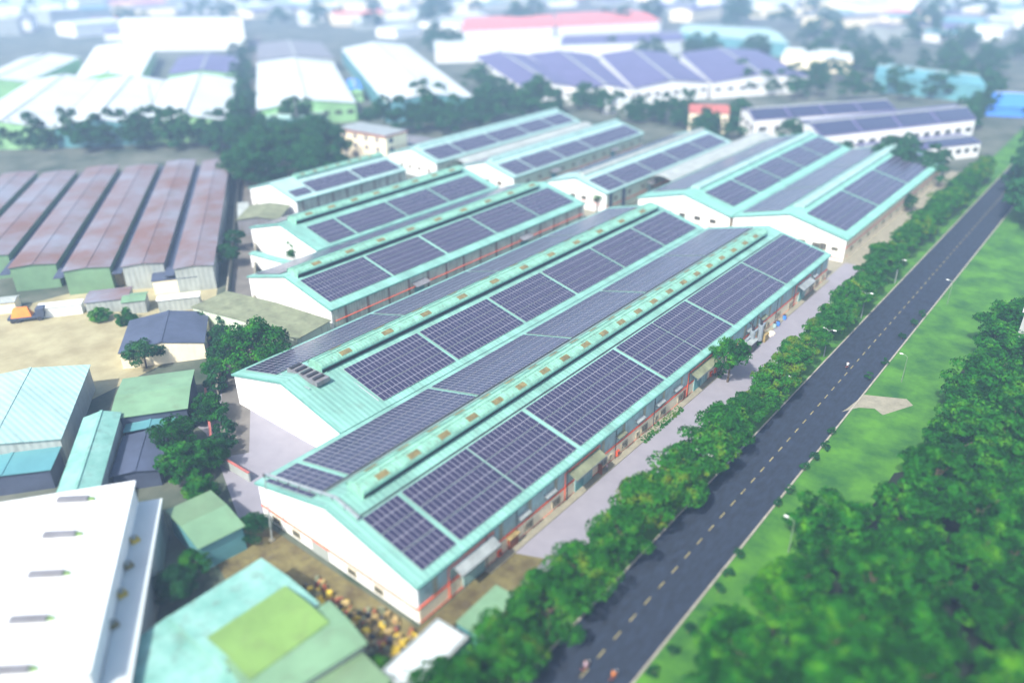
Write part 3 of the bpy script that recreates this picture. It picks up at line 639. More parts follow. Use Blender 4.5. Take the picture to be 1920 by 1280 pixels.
# extend the roof ventilator slots
for k, (u, v) in enumerate(((138, 938), (113, 1004), (88, 1078), (55, 1163), (20, 1258), (-20, 1370))):
    c = V(u, v, 9.25); d2 = (V(u + 30, v - 1, 9.25) - V(u - 30, v + 2, 9.25)).normalized(); n2 = Vector((-d2.y, d2.x, 0)); hl = 1.9 
    q = MB(); q.hexa([c + d2 * a + n2 * b_ + Vector((0, 0, h)) for h in (0.003, .5) for a, b_ in ((-hl, -.42), (hl, -.42), (hl, .42), (-hl, .42))], 'greyroof'); vo = q.build('roof_ventilator', rt)
    q = MB(); q.hexa([c + d2 * a + n2 * b_ + Vector((0, 0, h)) for h in (.003, .32) for a, b_ in ((hl, -.2), (hl + .7, -.2), (hl + .7, .2), (hl, .2))], 'limeroof'); q.build('vent_flap', vo)
rt, Q, L, wd = hall('white_annex', 'narrow white annex roof with yellow stains along the white hall', 'annex', V(305, 936, 5.5), V(245, 1290, 5.5), V(262, 940, 5.5), 5.5, 0, 'hazywhite', 'palegrey')
for k, (u, v) in enumerate(((253, 1014), (241, 1062), (229, 1115), (213, 1173))):
    c = V(u, v, 5.75); q = MB(); q.box(c.x - .5, c.x + .5, c.y - .5, c.y + .5, 5.76, 6.2, 'yellowjunk' if k % 2 == 0 else 'skylight'); q.tube([c + Vector((0, 0, .5)), c + Vector((0, 0, .85))], .3, 'galv', 8); q.build('roof_fan', rt)
# bottom green sheds
G5 = 5
hall('green_shed', 'bright aqua sheet roof left of the front gable', 'shed', V(490, 1045, 5), V(600, 1130, 5), V(310, 1150, 5), 5, .4, 'aquaflat', 'palegrey', 'wid')
hall('green_shed', 'aqua roof slope in front of the lime one, bottom left of centre', 'shed', V(318, 1152, 4.2), V(470, 1262, 4.2), V(285, 1330, 4.2), 4.2, .3, 'aquaflat', 'palegrey', 'wid')
hall('green_shed', 'lime green sheet roof between aqua and olive roofs', 'shed', V(535, 1097, 5.7), V(618, 1165, 5.7), V(395, 1200, 5.7), 5.7, .3, 'limeroof', 'palegrey', 'wid')
hall('green_shed', 'olive green sheet roof right of the lime roof', 'shed', V(618, 1125, 5.2), V(690, 1205, 5.2), V(440, 1268, 5.2), 5.2, .4, 'greenroof', 'palegrey', 'wid')
hall('green_shed', 'dark olive roof at the bottom edge', 'shed', V(640, 1190, 3.9), V(735, 1275, 3.9), V(500, 1310, 3.9), 3.9, .3, 'oliveroof', 'tealroof', 'wid')
hall('green_hut', 'pale olive roofed hut left of the front warehouse corner', 'hut', V(395, 918, 4), V(460, 985, 4), V(338, 990, 4), 4, .5, 'oliveroof', 'tealroof', 'wid', roof2='greenroof')
# long trailers by the corner
def trailer(label, A, B, C, z, m, wall, rim=True):
    rt, Q, L, wd = hall('trailer', label, 'trailer', A, B, C, z, 0, m, wall, over=.05, base=.6)
    if rim:
        q = MB()
        for (s0, s1, t0, t1) in ((.1, L - .1, .1, .4), (.1, L - .1, wd - .4, wd - .1), (.1, .4, .4, wd - .4), (L - .4, L - .1, .4, wd - .4)):
            q.hexa([Q(s0, t0, z + .252), Q(s1, t0, z + .252), Q(s1, t1, z + .252), Q(s0, t1, z + .252), Q(s0, t0, z + .42), Q(s1, t0, z + .42), Q(s1, t1, z + .42), Q(s0, t1, z + .42)], 'galv')
        q.build('roof_rim', rt)
    for k in (.12, .22, .8, .9):
        for t in (.15, wd - .15):
            q = MB(); q.tube([Q(L * k, t - .15, .5), Q(L * k, t + .15, .5)], .5, 'black', 10); q.build('wheel', rt)
trailer('pale grey trailer with a rimmed roof at the bottom centre', V(820, 1160, 3.3), V(712, 1262, 3.3), V(885, 1190, 3.3), 3.3, 'hazywhite', 'tealroof')
trailer('aqua grey trailer with a blue side parked end to end', V(930, 1098, 3.0), V(855, 1168, 3.0), V(985, 1128, 3.0), 3.0, 'greenroof', 'tealroof', False)
shed('low grey strip roof beside the dirt strip', 1020, 1085, 8, 1.4, 2.0, 90, 'greyroof', 'tealroof', .1)
shed('small brown shed against the front warehouse wall', 958, 1022, 2.2, 1.6, 2.0, 90, 'rust', 'brown', .2)

# courtyard neighbours: mossy lean-to in front of the third warehouse
hall('lean_to', 'mossy corrugated lean-to in front of the third white gable', 'lean-to', V(425, 545, 4.6), V(622, 600, 4.6), V(545, 632, 4.6), 4.6, .5, 'mosstile', 'mint', 'wid')
hall('lean_to', 'aqua lean-to below the fourth gable', 'lean-to', V(480, 470, 3.6), V(556, 490, 3.6), V(500, 485, 3.6), 3.6, .15, 'aquaflat', 'white')
hall('lean_to', 'mossy roof in front of the small left warehouse', 'lean-to', V(468, 385, 4.5), V(545, 384, 4.5), V(470, 412, 4.5), 4.5, .8, 'mosstile', 'greyroof', 'wid')
hall('small_shed', 'small pale shed beside the mossy roof at the lane', 'shed', V(445, 380, 3.5), V(466, 378, 3.5), V(446, 410, 3.5), 3.5, .3, 'palegrey', 'palegrey')
# three storey block
rt, Q, L, wd = hall('office_block', 'cream three storey block with a red edged flat roof', 'building', V(632, 240, 11), V(722, 256, 11), V(757, 244, 11), 11, 0, 'galv', 'cream')
q = MB(); q.hexa([Q(s_, t_, zz) for zz in (10.55, 10.95) for s_, t_ in ((-.25, -.25), (L + .25, -.25), (L + .25, wd + .25), (-.25, wd + .25))], 'redroof'); q.build('roof_edge', rt)
for fl in (2.5, 5.8, 9.0):
    for k in range(4):
        s_ = L * (k + .6) / 4.4
        q = MB(); q.hexa([Q(s_ - .8, .3 - d_, fl + h) for h in (-.8, .8) for d_ in (0,) ] * 0 + [Q(s_ - .8, .3, fl - .8), Q(s_ + .8, .3, fl - .8), Q(s_ + .8, .2, fl - .8), Q(s_ - .8, .2, fl - .8), Q(s_ - .8, .3, fl + .8), Q(s_ + .8, .3, fl + .8), Q(s_ + .8, .2, fl + .8), Q(s_ - .8, .2, fl + .8)], 'slate'); q.build('window', rt)
    q = MB(); q.hexa([Q(L - .3, 2, fl - .8), Q(L - .2, 2, fl - .8), Q(L - .2, 4, fl - .8), Q(L - .3, 4, fl - .8), Q(L - .3, 2, fl + .8), Q(L - .2, 2, fl + .8), Q(L - .2, 4, fl + .8), Q(L - .3, 4, fl + .8)], 'slate'); q.build('window', rt)
hall('grey_shed', 'flat grey roof right of the three storey block', 'shed', V(760, 252, 5), V(830, 262, 5), V(765, 272, 5), 5, .4, 'greyroof', 'palegrey')
# house with red roof
hall('red_roof_house', 'cream house with a dark red roof among the trees', 'house', V(1292, 212, 8), V(1368, 214, 8), V(1300, 200, 8), 8, 2.2, 'redroof', 'cream', 'len', wins=5, wz=(2, 5.6), winside=(0, 1))
def quadhall(name, label, cat, pts, z, rise, roof, wall, wins=(), wz=None, group=None):
    """pts: eave corners P0 P1 (one gable end) P2 P3 (the other); ridge joins the gable ends"""
    P = [V(*q, z) for q in pts]; root = thing(name, label, cat, (P[0].x, P[0].y, 0), group)
    cen = sum(P, Vector((0, 0, 0))) / 4; I = [p + (cen - p).normalized() * .5 for p in P]
    wb = MB(); dz = Vector((0, 0, z)); wb.hexa([p - dz for p in I] + [p - Vector((0, 0, .06)) for p in I], wall)
    m0, m1 = (P[0] + P[1]) / 2, (P[2] + P[3]) / 2; up_ = Vector((0, 0, rise))
    if rise > 0:
        j0, j1 = (I[0] + I[1]) / 2, (I[2] + I[3]) / 2; lw = up_ - Vector((0, 0, .15)); e_ = Vector((0, 0, .06))
        gw = 'greenwall' if wall == 'greenwall' else wall
        wb.poly([I[0] - e_, I[1] - e_, j0 + lw], gw); wb.poly([I[2] - e_, I[3] - e_, j1 + lw], gw)
    wb.build('wall', root)
    if rise > 0:
        for a, b_, mm in ((P[0], P[3], 0), (P[1], P[2], 1)):
            q = MB(); q.slab(a, m0 + up_, m1 + up_, b_, .15, roof); q.build('roof_slope', root)
        L = (m1 - m0).length; d = (m1 - m0).normalized(); n = Vector((-d.y, d.x, 0))
        q = MB(); q.hexa([m0 + up_ - n * .5, m1 + up_ - n * .5, m1 + up_ + n * .5, m0 + up_ + n * .5] + [p + Vector((0, 0, .35)) for p in (m0 + up_ - n * .4, m1 + up_ - n * .4, m1 + up_ + n * .4, m0 + up_ + n * .4)], 'palegrey'); q.build('ridge_cap', root)
    else:
        q = MB(); q.hexa(P + [p + Vector((0, 0, .4)) for p in P], roof); q.build('roof', root)
    for e, cnt in wins:
        a, b_ = I[e], I[(e + 1) % 4]; d = (b_ - a); L = d.length; d.normalize(); out = Vector((d.y, -d.x, 0))
        if (a + b_).xy.dot(out.xy) > 2 * cen.xy.dot(out.xy): pass
        else: out = -out
        for fl in (wz or (z * .55,)):
            for k in range(cnt):
                c = a + d * (L * (k + .5) / cnt); c = Vector((c.x, c.y, fl)); ww = min(1.8, L / cnt * .28)
                q = MB(); q.hexa([c - d * ww + Vector((0, 0, -.8)), c + d * ww + Vector((0, 0, -.8)), c + d * ww + out * .12 + Vector((0, 0, -.8)), c - d * ww + out * .12 + Vector((0, 0, -.8)), c - d * ww + Vector((0, 0, .8)), c + d * ww + Vector((0, 0, .8)), c + d * ww + out * .12 + Vector((0, 0, .8)), c - d * ww + out * .12 + Vector((0, 0, .8))], 'glassdark'); q.build('window', root)
    return root
for lab, pts, z, ri, w3 in (('long white walled solar hall at the back of the site, upper one', ((1415, 226), (1388, 203), (1640, 186), (1682, 206)), 8, 2, 9),
                        ('long white walled solar hall, middle one with a row of dark windows', ((1540, 256), (1495, 226), (1790, 196), (1832, 224)), 8, 2, 14), ('low violet roofed hall nearest the road bend', ((1640, 290), (1600, 270), (1800, 250), (1842, 268)), 5, .8, 12)):
    rt = quadhall('far_solar_hall', lab, 'warehouse', pts, z, ri, 'purpleroof', 'white', ((3, w3), (0, 3)), (z * .55,), 'long violet roofed halls')
    P = [V(*q, z) for q in pts]
    for k in range(4 if z == 8 else 2):     # solar fields on the visible slope
        n_ = 4 if z == 8 else 2; a0, a1 = (k + .04) / n_, (k + .96) / n_
        m0, m1 = (P[0] + P[1]) / 2 + Vector((0, 0, ri)), (P[2] + P[3]) / 2 + Vector((0, 0, ri))
        q = lambda t, w_: (P[0].lerp(P[3], t)).lerp(m0.lerp(m1, t), w_) + Vector((0, 0, .15))
        b = MB(); b.slab(q(a0, .08), q(a1, .08), q(a1, .92), q(a0, .92), .08, 'pv'); b.build('solar_array', rt)
FH = [
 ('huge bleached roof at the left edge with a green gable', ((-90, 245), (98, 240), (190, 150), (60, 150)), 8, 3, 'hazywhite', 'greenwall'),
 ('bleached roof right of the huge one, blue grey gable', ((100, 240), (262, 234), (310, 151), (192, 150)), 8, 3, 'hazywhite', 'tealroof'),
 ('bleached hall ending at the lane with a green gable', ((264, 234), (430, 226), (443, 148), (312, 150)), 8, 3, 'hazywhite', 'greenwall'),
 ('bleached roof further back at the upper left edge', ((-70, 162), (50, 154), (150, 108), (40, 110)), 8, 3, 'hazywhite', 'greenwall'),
 ('pale hall with a teal gable below the tall white box', ((140, 148), (262, 144), (290, 92), (180, 88)), 8, 3, 'whiteroof', 'greenwall'),
 ('grey violet roofed hall between the pale hall and the lane', ((315, 140), (442, 138), (448, 106), (335, 108)), 8, 2, 'purpleroof', 'greenwall'),
 ('tall white box like hall at the upper left', ((222, 48), (456, 46), (452, 34), (226, 36)), 18, 0, 'whiteroof', 'whiteroof'),
 ('pale hall with a lime green gable right of the lane', ((480, 207), (668, 193), (625, 118), (482, 118)), 8, 3, 'hazywhite', 'greenwall'),
 ('grey hall behind the lime gable hall', ((482, 114), (628, 110), (602, 80), (482, 82)), 8, 2, 'greyroof', 'palegrey'),
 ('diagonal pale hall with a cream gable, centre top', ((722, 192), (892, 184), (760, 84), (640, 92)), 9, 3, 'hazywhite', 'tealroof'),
 ('violet roofed hall cluster, left part with white gables', ((985, 168), (1083, 163), (985, 102), (890, 106)), 8, 2.5, 'purpleroof', 'white'),
 ('violet roofed hall cluster, middle part', ((1087, 170), (1185, 168), (1110, 102), (989, 102)), 8, 2.5, 'purpleroof', 'white'),
 ('violet roofed hall cluster, right part with row of windows', ((1189, 166), (1330, 154), (1250, 98), (1124, 102)), 8, 2.5, 'purpleroof', 'white'),
 ('violet roofed hall beyond the cluster, right', ((1336, 155), (1518, 143), (1420, 94), (1275, 100)), 8, 2.5, 'purpleroof', 'white'),
 ('long white roofed hall above the cluster', ((815, 95), (812, 76), (1190, 66), (1200, 82)), 8, 2, 'hazywhite', 'white'),
 ('blue violet hall with a long flat front', ((1050, 84), (1060, 66), (1270, 58), (1285, 76)), 9, 2, 'purpleroof', 'hazywhite'),
 ('faded red roofed hall on the skyline', ((865, 58), (875, 34), (1035, 26), (1040, 50)), 9, 3, 'pinkroof', 'white'),
 ('faded red roofed hall right part, white end', ((1044, 50), (1040, 26), (1180, 20), (1240, 40)), 9, 3, 'pinkroof', 'white'),
 ('pale teal hall at upper right', ((1270, 62), (1290, 46), (1440, 54), (1480, 82)), 9, 2, 'aquapale', 'tealroof'),
 ('cream topped hall at upper right', ((1465, 104), (1480, 90), (1590, 94), (1600, 112)), 8, 2, 'hazywhite', 'cream'),
 ('long teal roofed hall by the far road', ((1640, 142), (1650, 118), (1820, 138), (1850, 162)), 8, 2, 'tealroof', 'tealroof'),
 ('bright blue roofed building at the right edge', ((1850, 200), (1858, 172), (1935, 174), (1940, 204)), 4, 3, 'blue', 'blue'),
 ('small white gabled house before the violet cluster', ((1130, 194), (1136, 182), (1180, 182), (1182, 192)), 5, 1.5, 'hazywhite', 'white'),
 ('blue grey canopy roof below the lime gable', ((495, 224), (500, 212), (606, 208), (606, 220)), 5, .5, 'aquapale', 'tealroof'),
 ('small teal hut between the lime hall and the diagonal hall', ((655, 168), (680, 168), (672, 150), (650, 150)), 6, 1, 'blue', 'greenwall'),
]
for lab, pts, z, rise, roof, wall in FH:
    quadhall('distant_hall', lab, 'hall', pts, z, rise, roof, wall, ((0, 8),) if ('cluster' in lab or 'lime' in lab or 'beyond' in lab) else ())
# hazy city blocks up to the skyline
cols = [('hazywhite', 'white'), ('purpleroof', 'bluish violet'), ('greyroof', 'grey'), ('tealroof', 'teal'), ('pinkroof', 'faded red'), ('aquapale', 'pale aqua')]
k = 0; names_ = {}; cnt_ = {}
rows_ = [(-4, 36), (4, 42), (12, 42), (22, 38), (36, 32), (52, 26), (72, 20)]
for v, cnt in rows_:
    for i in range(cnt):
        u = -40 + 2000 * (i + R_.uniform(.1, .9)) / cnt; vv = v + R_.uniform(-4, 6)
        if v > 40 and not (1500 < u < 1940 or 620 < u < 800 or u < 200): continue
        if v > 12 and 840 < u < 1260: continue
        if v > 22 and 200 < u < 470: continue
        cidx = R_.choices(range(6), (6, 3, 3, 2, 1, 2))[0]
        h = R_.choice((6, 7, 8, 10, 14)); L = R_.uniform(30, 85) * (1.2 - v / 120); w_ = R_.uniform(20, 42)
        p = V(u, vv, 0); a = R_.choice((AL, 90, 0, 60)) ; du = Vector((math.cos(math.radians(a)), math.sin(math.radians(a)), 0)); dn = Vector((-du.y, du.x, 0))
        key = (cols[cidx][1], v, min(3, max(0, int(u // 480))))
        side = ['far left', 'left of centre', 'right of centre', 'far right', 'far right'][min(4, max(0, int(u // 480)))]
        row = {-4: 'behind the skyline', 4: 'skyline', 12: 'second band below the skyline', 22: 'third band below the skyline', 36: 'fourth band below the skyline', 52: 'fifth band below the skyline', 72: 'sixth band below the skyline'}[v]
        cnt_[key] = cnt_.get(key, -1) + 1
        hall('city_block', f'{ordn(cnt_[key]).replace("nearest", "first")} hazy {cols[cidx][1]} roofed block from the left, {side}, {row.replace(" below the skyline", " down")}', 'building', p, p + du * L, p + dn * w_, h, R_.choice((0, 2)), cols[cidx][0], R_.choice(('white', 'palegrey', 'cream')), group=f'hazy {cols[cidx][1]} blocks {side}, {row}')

# ------------------------------------------------------------------ trees
def crown_mesh(name, seed, nclump, nleaf, leaf, m, squash=.8, gap=.0, flat=False):
    rg = np.random.RandomState(seed)
    cl = []
    for _ in range(nclump):
        th = rg.uniform(0, 2 * math.pi); ph = math.acos(rg.uniform(-.55, 1)); rr = rg.uniform(.55, .92)
        cl.append((rr * math.sin(ph) * math.cos(th), rr * math.sin(ph) * math.sin(th), rr * math.cos(ph) * squash, rg.uniform(.22, .38)))
    cl.append((0, 0, 0, .55))
    v = []; f = []
    for cx, cy, cz, cr in cl:
        n = int(nleaf / nclump)
        d = rg.normal(size=(n, 3)); d /= np.linalg.norm(d, axis=1)[:, None]
        d[:, 2] = np.where(d[:, 2] < -.2, -d[:, 2] * .5, d[:, 2])
        rad = cr * rg.uniform(.72, 1.06, n)
        c = np.array([cx, cy, cz]) + d * rad[:, None] * np.array([1, 1, .75])
        for i in range(n):
            nn = d[i] + rg.normal(size=3) * .45; nn /= np.linalg.norm(nn)
            t = np.cross(nn, rg.normal(size=3)); t /= np.linalg.norm(t) + 1e-9; s = np.cross(nn, t)
            L = leaf * rg.uniform(.6, 1.25); a = t * L; b_ = s * L * .6
            k = len(v); v += [tuple(c[i] - a), tuple(c[i] - b_ + nn * L * .15), tuple(c[i] + a), tuple(c[i] + b_ + nn * L * .15)]; f.append((k, k + 1, k + 2, k + 3))
    me = D.meshes.new(name); me.from_pydata(v, [], f); me.materials.append(M[m]); me.update(); return me
def trunk_mesh(name, seed):
    rg = random.Random(seed); b = MB()
    b.tube([(0, 0, -1.0), (.02, .01, -.5), (0, .02, .1)], .075, 'bark', 7, r1=.045)
    for k in range(5):
        a = k * 1.26 + rg.uniform(-.3, .3); z = rg.uniform(-.4, .0)
        b.tube([(0, 0, z), (.25 * math.cos(a), .25 * math.sin(a), z + .22), (.5 * math.cos(a), .5 * math.sin(a), z + .42)], .035, 'bark', 5, r1=.012)
    return b.mesh(name)
CR = {}
CR['row'] = [crown_mesh('crown', 10 + i, 34, 5200, .058, 'leafrow') for i in range(4)]
CR['wood'] = [crown_mesh('crown', 30 + i, 38, 5600, .055, 'leaf', .85) for i in range(5)]
CR['dark'] = [crown_mesh('crown', 50 + i, 32, 4600, .055, 'leafdark', .85) for i in range(3)]
CR['ball'] = [crown_mesh('crown', 60, 70, 9000, .05, 'leaf', 1.0)]
CR['bush'] = [crown_mesh('crown', 70 + i, 10, 700, .11, 'leafdark', .9) for i in range(2)]
CR['far'] = [crown_mesh('crown', 80 + i, 14, 700, .11, 'leafdark', .8) for i in range(3)]
TR = [trunk_mesh('trunk', i) for i in range(3)]
def tree(kind, x, y, r, h, label, group=None, name='tree', cat='tree', i=None, z0=0.0):
    """r crown radius, h total height; unit crown is scaled to radius r, trunk reaches the ground"""
    i = R_.randrange(99) if i is None else i
    root = thing(name, label, cat, (x, y, z0), group)
    cz = h - r * .85
    c = link('crown', CR[kind][i % len(CR[kind])], root); c.location = (0, 0, cz); c.scale = (r, r * R_.uniform(.9, 1.1), r * R_.uniform(.85, 1.1)); c.rotation_euler = (0, 0, R_.uniform(0, 6.28))
    t = link('trunk', TR[i % 3], root); t.location = (0, 0, cz); t.scale = (r * .8, r * .8, cz)
    return root
y = 30.0; i = 0
while y < 300:
    t_ = min(1, max(0, (y - 100) / 90))
    r = R_.uniform(4.0, 5.2) if y < 100 else R_.uniform(3.1, 4.3)
    tree('row', -38.9 - 2.6 * t_ + R_.uniform(-.4, .4), y, r, r * 1.3 + R_.uniform(2.0, 3.0), f'roadside tree between yard and road, {ordn(i)} from the bottom of the picture', 'trees in the roadside row', 'roadside_tree', i=i)
    y += R_.uniform(4.8, 5.8) if y > 100 else R_.uniform(7.0, 8.2); i += 1
# low hedge filling under the row
i = 0; y = 84.0
# wood on the right
woodpts = []
rk = 0
for rkx in range(10):
    x = -17.6 + rkx * 6.6; j = 0
    y = 40 + (rkx % 2) * 3
    while y < 210 + rkx * 4:
        px = x + R_.uniform(-1.8, 1.8); py = y + R_.uniform(-2, 2); y += R_.uniform(6.4, 8.0)
        c = RM.T @ np.array([px, py, -CAMH]); u, v = 960 + FPX * c[0] / c[2], 640 + FPX * c[1] / c[2]
        if c[2] < 20 or u > 2080 or v > 1500: continue
        # keep lawn clearings and the driveway free
        if rkx == 0 and py > 92: continue
        if 114 < py < 137 and px < -15: continue
        if py > 172 and px < 8: continue
        if R_.random() < .05: continue
        rr_ = R_.uniform(3.3, 5.6)
        tree('wood', px, py, rr_, rr_ * 1.1 + R_.uniform(3.0, 6.5), f'leafy tree in the right wood, {ordn(j)} upward in rank {["one", "two", "three", "four", "five", "six", "seven", "eight", "nine", "ten"][rkx]} from the road', 'trees in the wood right of the road', 'wood_tree'); j += 1
# clipped round shrubs on the right verge
for j, (u, v) in enumerate(((1225, 1262), (1260, 1223), (1290, 1180), (1346, 1105), (1364, 1074), (1388, 1040), (1461, 946), (1482, 922), (1510, 878), (1528, 857), (1545, 838), (1560, 812), (1630, 708), (1660, 680), (1690, 633), (1712, 607), (1727, 590))):
    p = V(u, v, .5); tree('bush', p.x, p.y, .85, 1.5, f'small dark round shrub on the right verge, {ordn(j)} from the bottom', 'clipped shrubs along the right kerb', 'verge_shrub', 'shrub')
single = [('ball', 482, 702, 6.0, 10.2, 'big dark round tree in the courtyard left of the second gable'), ('wood', 1364, 716, 3.6, 8.5, 'bushy tree against the front warehouse road wall'),
          ('ball', 560, 490, 3.0, 5.6, 'small round bush tree before the fourth gable'), ('dark', 1483, 268, 6.0, 9, 'round dark tree left of the violet halls'), ('dark', 1583, 290, 4.0, 6, 'low round tree beside the stair of the violet halls'),
          ('wood', 405, 712, 2.3, 4.6, 'green tree beside the lane, upper'), ('wood', 330, 850, 3.6, 6, 'green tree left of the courtyard wall, upper left'), ('wood', 352, 895, 3.8, 6, 'green tree left of the courtyard wall, lower left'), ('wood', 395, 880, 3.0, 5, 'green tree touching the courtyard wall'),
          ('wood', 385, 945, 2.8, 5, 'green bush behind the olive hut'), ('dark', 478, 1012, 2.3, 4.2, 'dark bush between the olive hut and the mast'), ('dark', 335, 1120, 2.8, 4.5, 'dark bush beside the white hall'), 
          ('wood', 395, 790, 3.2, 5, 'green tree on the canal side of the lane'), ('dark', 275, 690, 3.6, 6, 'dark green tree before the slate shed'), ('dark', 430, 500, 3.2, 6, 'dark tree at the lane near the third gable'), ('dark', 445, 470, 3.0, 6, 'dark tree at the lane near the fourth gable'),
          ('wood', 190, 600, 2.4, 3, 'small hedge by the grey hut, left half'), ('wood', 240, 605, 2.4, 3, 'small hedge by the grey hut, right half'), ('dark', 1700, 395, 3.0, 5, 'dark tree by the far warehouse side wall'), ('wood', 690, 1290, 3.0, 4, 'green bush at the bottom edge before the trailer'),
          ('wood', 770, 1305, 3.0, 4, 'green bush right of the one at the trailer'), ('wood', 372, 1075, 2.0, 3.6, 'green bush between the olive hut and the aqua shed')]
for kd, u, v, r, h, lab in single:
    p = V(u, v, 0); tree(kd, p.x, p.y, r, h, lab)
# dark clump beyond the small left warehouse
j = 0
for (u, v) in ((455, 330), (490, 320), (470, 290), (515, 300), (545, 330), (530, 270), (560, 300), (585, 320), (600, 285), (615, 305), (575, 262), (500, 262), (455, 265), (610, 330), (480, 345), (560, 240)):
    p = V(u, v + 14, 0); tree('dark', p.x, p.y, R_.uniform(7, 9.5), R_.uniform(12, 17), f'dark tree of the clump left of the three storey block, {ordn(j)} in from the lane', 'dark trees beyond the small warehouse'); j += 1
# belts of hazy trees (single meshes, too small to show trunks)
def far_belt(n, box, rr, lab, grp, keep=None):
    (u0, u1, v0, v1) = box; pts = []
    for i in range(n):
        u = R_.uniform(u0, u1); v = v0 + (v1 - v0) * R_.random()
        if keep and not keep(u, v): continue
        pts.append((u, v))
    for j, (u, v) in enumerate(sorted(pts)):
        p = V(u, v, 0); r = R_.uniform(*rr)
        o = link('distant_tree', CR['far'][j % 3], None, label=f'{lab}, {ordn(j).replace("nearest", "first")} from the left', category='tree', group=grp)
        o.location = (p.x, p.y, r * .75); o.scale = (r, r, r * R_.uniform(.9, 1.3)); o.rotation_euler = (0, 0, R_.uniform(0, 6))
far_belt(34, (700, 1060, 205, 262), (6, 9), 'hazy dark tree above the farthest left solar warehouse', 'belt of trees above the left far warehouses', lambda u, v: v < 262 - (u - 760) * .13)
far_belt(30, (1080, 1290, 195, 245), (4, 6.5), 'hazy dark tree left of the red roofed house', 'belt of trees left of the red roofed house', lambda u, v: v < 225 + (u - 1100) * .09)
far_belt(12, (1320, 1400, 228, 262), (4, 6.5), 'dark tree right of the red roofed house', 'trees right of the red roofed house')
far_belt(40, (1380, 1860, 150, 190), (5, 8), 'hazy tree behind the long violet halls', 'belt of trees behind the violet halls')
far_belt(34, (890, 1080, 120, 195), (5, 7.5), 'hazy tree left of the violet cluster', 'trees left of the violet cluster', lambda u, v: v > 195 - (1010 - u) * .55 and v < 215 and u < 1000)
far_belt(26, (650, 900, 20, 110), (7, 10), 'hazy tree above the diagonal pale hall', 'hazy tree line above the diagonal hall', lambda u, v: abs(v - (60 + (u - 700) * .35)) < 22 and u > 800)
far_belt(58, (1500, 1930, 60, 150), (5, 8), 'hazy blue tree in the right far wood', 'hazy wood at the upper right')
far_belt(58, (0, 1930, 0, 60), (9, 14), 'hazy blue tree among the skyline blocks', 'hazy trees among the skyline blocks')
far_belt(30, (20, 440, 255, 285), (5, 8), 'hazy tree above the brown factory', 'trees above the brown factory')
far_belt(22, (440, 470, 110, 260), (5, 8), 'hazy tree along the far lane', 'trees along the far lane')
far_belt(26, (1800, 1900, 190, 270), (4, 6), 'hazy tree along the far road, left side', 'trees along the far road', lambda u, v: abs(u - (1765 + (300 - v) * .9)) < 22)
far_belt(30, (1560, 1760, 300, 345), (4, 7), 'hazy shrub below the low violet hall', 'shrubs below the low violet hall', lambda u, v: u > 1640)
far_belt(26, (1880, 1960, 230, 460), (7, 10), 'hazy tree right of the far road', 'trees right of the far road', lambda u, v: u > 1965 - (v - 230) * .3)
far_belt(14, (1130, 1560, 100, 112), (6, 9), 'hazy tree behind the violet cluster', 'trees behind the violet cluster')
far_belt(30, (380, 425, 470, 900), (1.6, 2.6), 'green shrub on the verge between lane and compound', 'shrubs along the lane verge', lambda u, v: v > 600)

# palm by the passage
p = V(1118, 398, 0); rt = thing('palm_tree', 'small palm tree standing in the passage behind the third warehouse', 'palm', tuple(p))
b = MB(); b.tube([p, p + Vector((.1, 0, 2.4)), p + Vector((.2, .1, 4.6))], .22, 'bark', 8, r1=.15); b.build('trunk', rt)
for k in range(11):
    a = k * .571; c = p + Vector((.2, .1, 4.6)); b = MB(); dx, dy = math.cos(a), math.sin(a)
    prev = c; 
    for s_ in range(5):
        t = (s_ + 1) / 5; q = c + Vector((dx * 2.3 * t, dy * 2.3 * t, .7 * math.sin(t * 2.6) - 1.1 * t * t)); wv = .38 * (1 - t * .8)
        sd = Vector((-dy, dx, 0)) * wv; b.poly([prev - sd, q - sd * .85 + Vector((0, 0, -.1)), q + Vector((0, 0, .04)), prev], 'leaf'); b.poly([prev, q + Vector((0, 0, .04)), q + sd * .85 + Vector((0, 0, -.1)), prev + sd], 'leaf'); prev = q
    b.build('frond', rt)

# ------------------------------------------------------------------ street furniture
rt = thing('mast', 'thin grey mast leaning at the left corner of the front gable', 'mast', (-77.4, 42.2, 0))
b = MB(); b.tube([(-77.4, 42.2, 0), (-77.2, 42.4, 5), (-76.9, 42.6, 11)], .14, 'galv', 8, r1=.07); b.build('pole', rt)
b = MB(); b.box(-77.7, -77.1, 41.9, 42.5, 0, .35, 'slab'); b.build('footing', rt)
b = MB(); b.box(-77.15, -76.65, 42.5, 42.7, 10.8, 11.1, 'black'); b.build('cap', rt)
def lamp(x, y, label, arms=(1,), h=8.0, grp=None, m='galv'):
    rt = thing('street_lamp', label, 'street lamp', (x, y, 0), grp)
    b = MB(); b.tube([(x, y, 0), (x, y, h)], .11, m, 8, r1=.06); b.build('pole', rt)
    for s_ in arms:
        b = MB(); b.tube([(x, y, h - .1), (x + s_ * .5, y, h + .25), (x + s_ * 1.0, y, h + .3)], .05, m, 6); ao = b.build('arm', rt)
        b = MB(); b.hexa([(x + s_ * 1.1 + a, y + c, h + z_) for z_ in (.22, .34) for a, c in ((-.28, -.12), (.28, -.1), (.28, .1), (-.28, .12))], 'white'); b.build('lamp_head', ao)
for j, yy in enumerate((89, 118, 140, 162, 186)):
    lamp(-37.9, yy, f'double armed street lamp rising through the roadside trees, {ordn(j)} from the bottom', (-1, 1), 5.7, 'lamps in the roadside row')
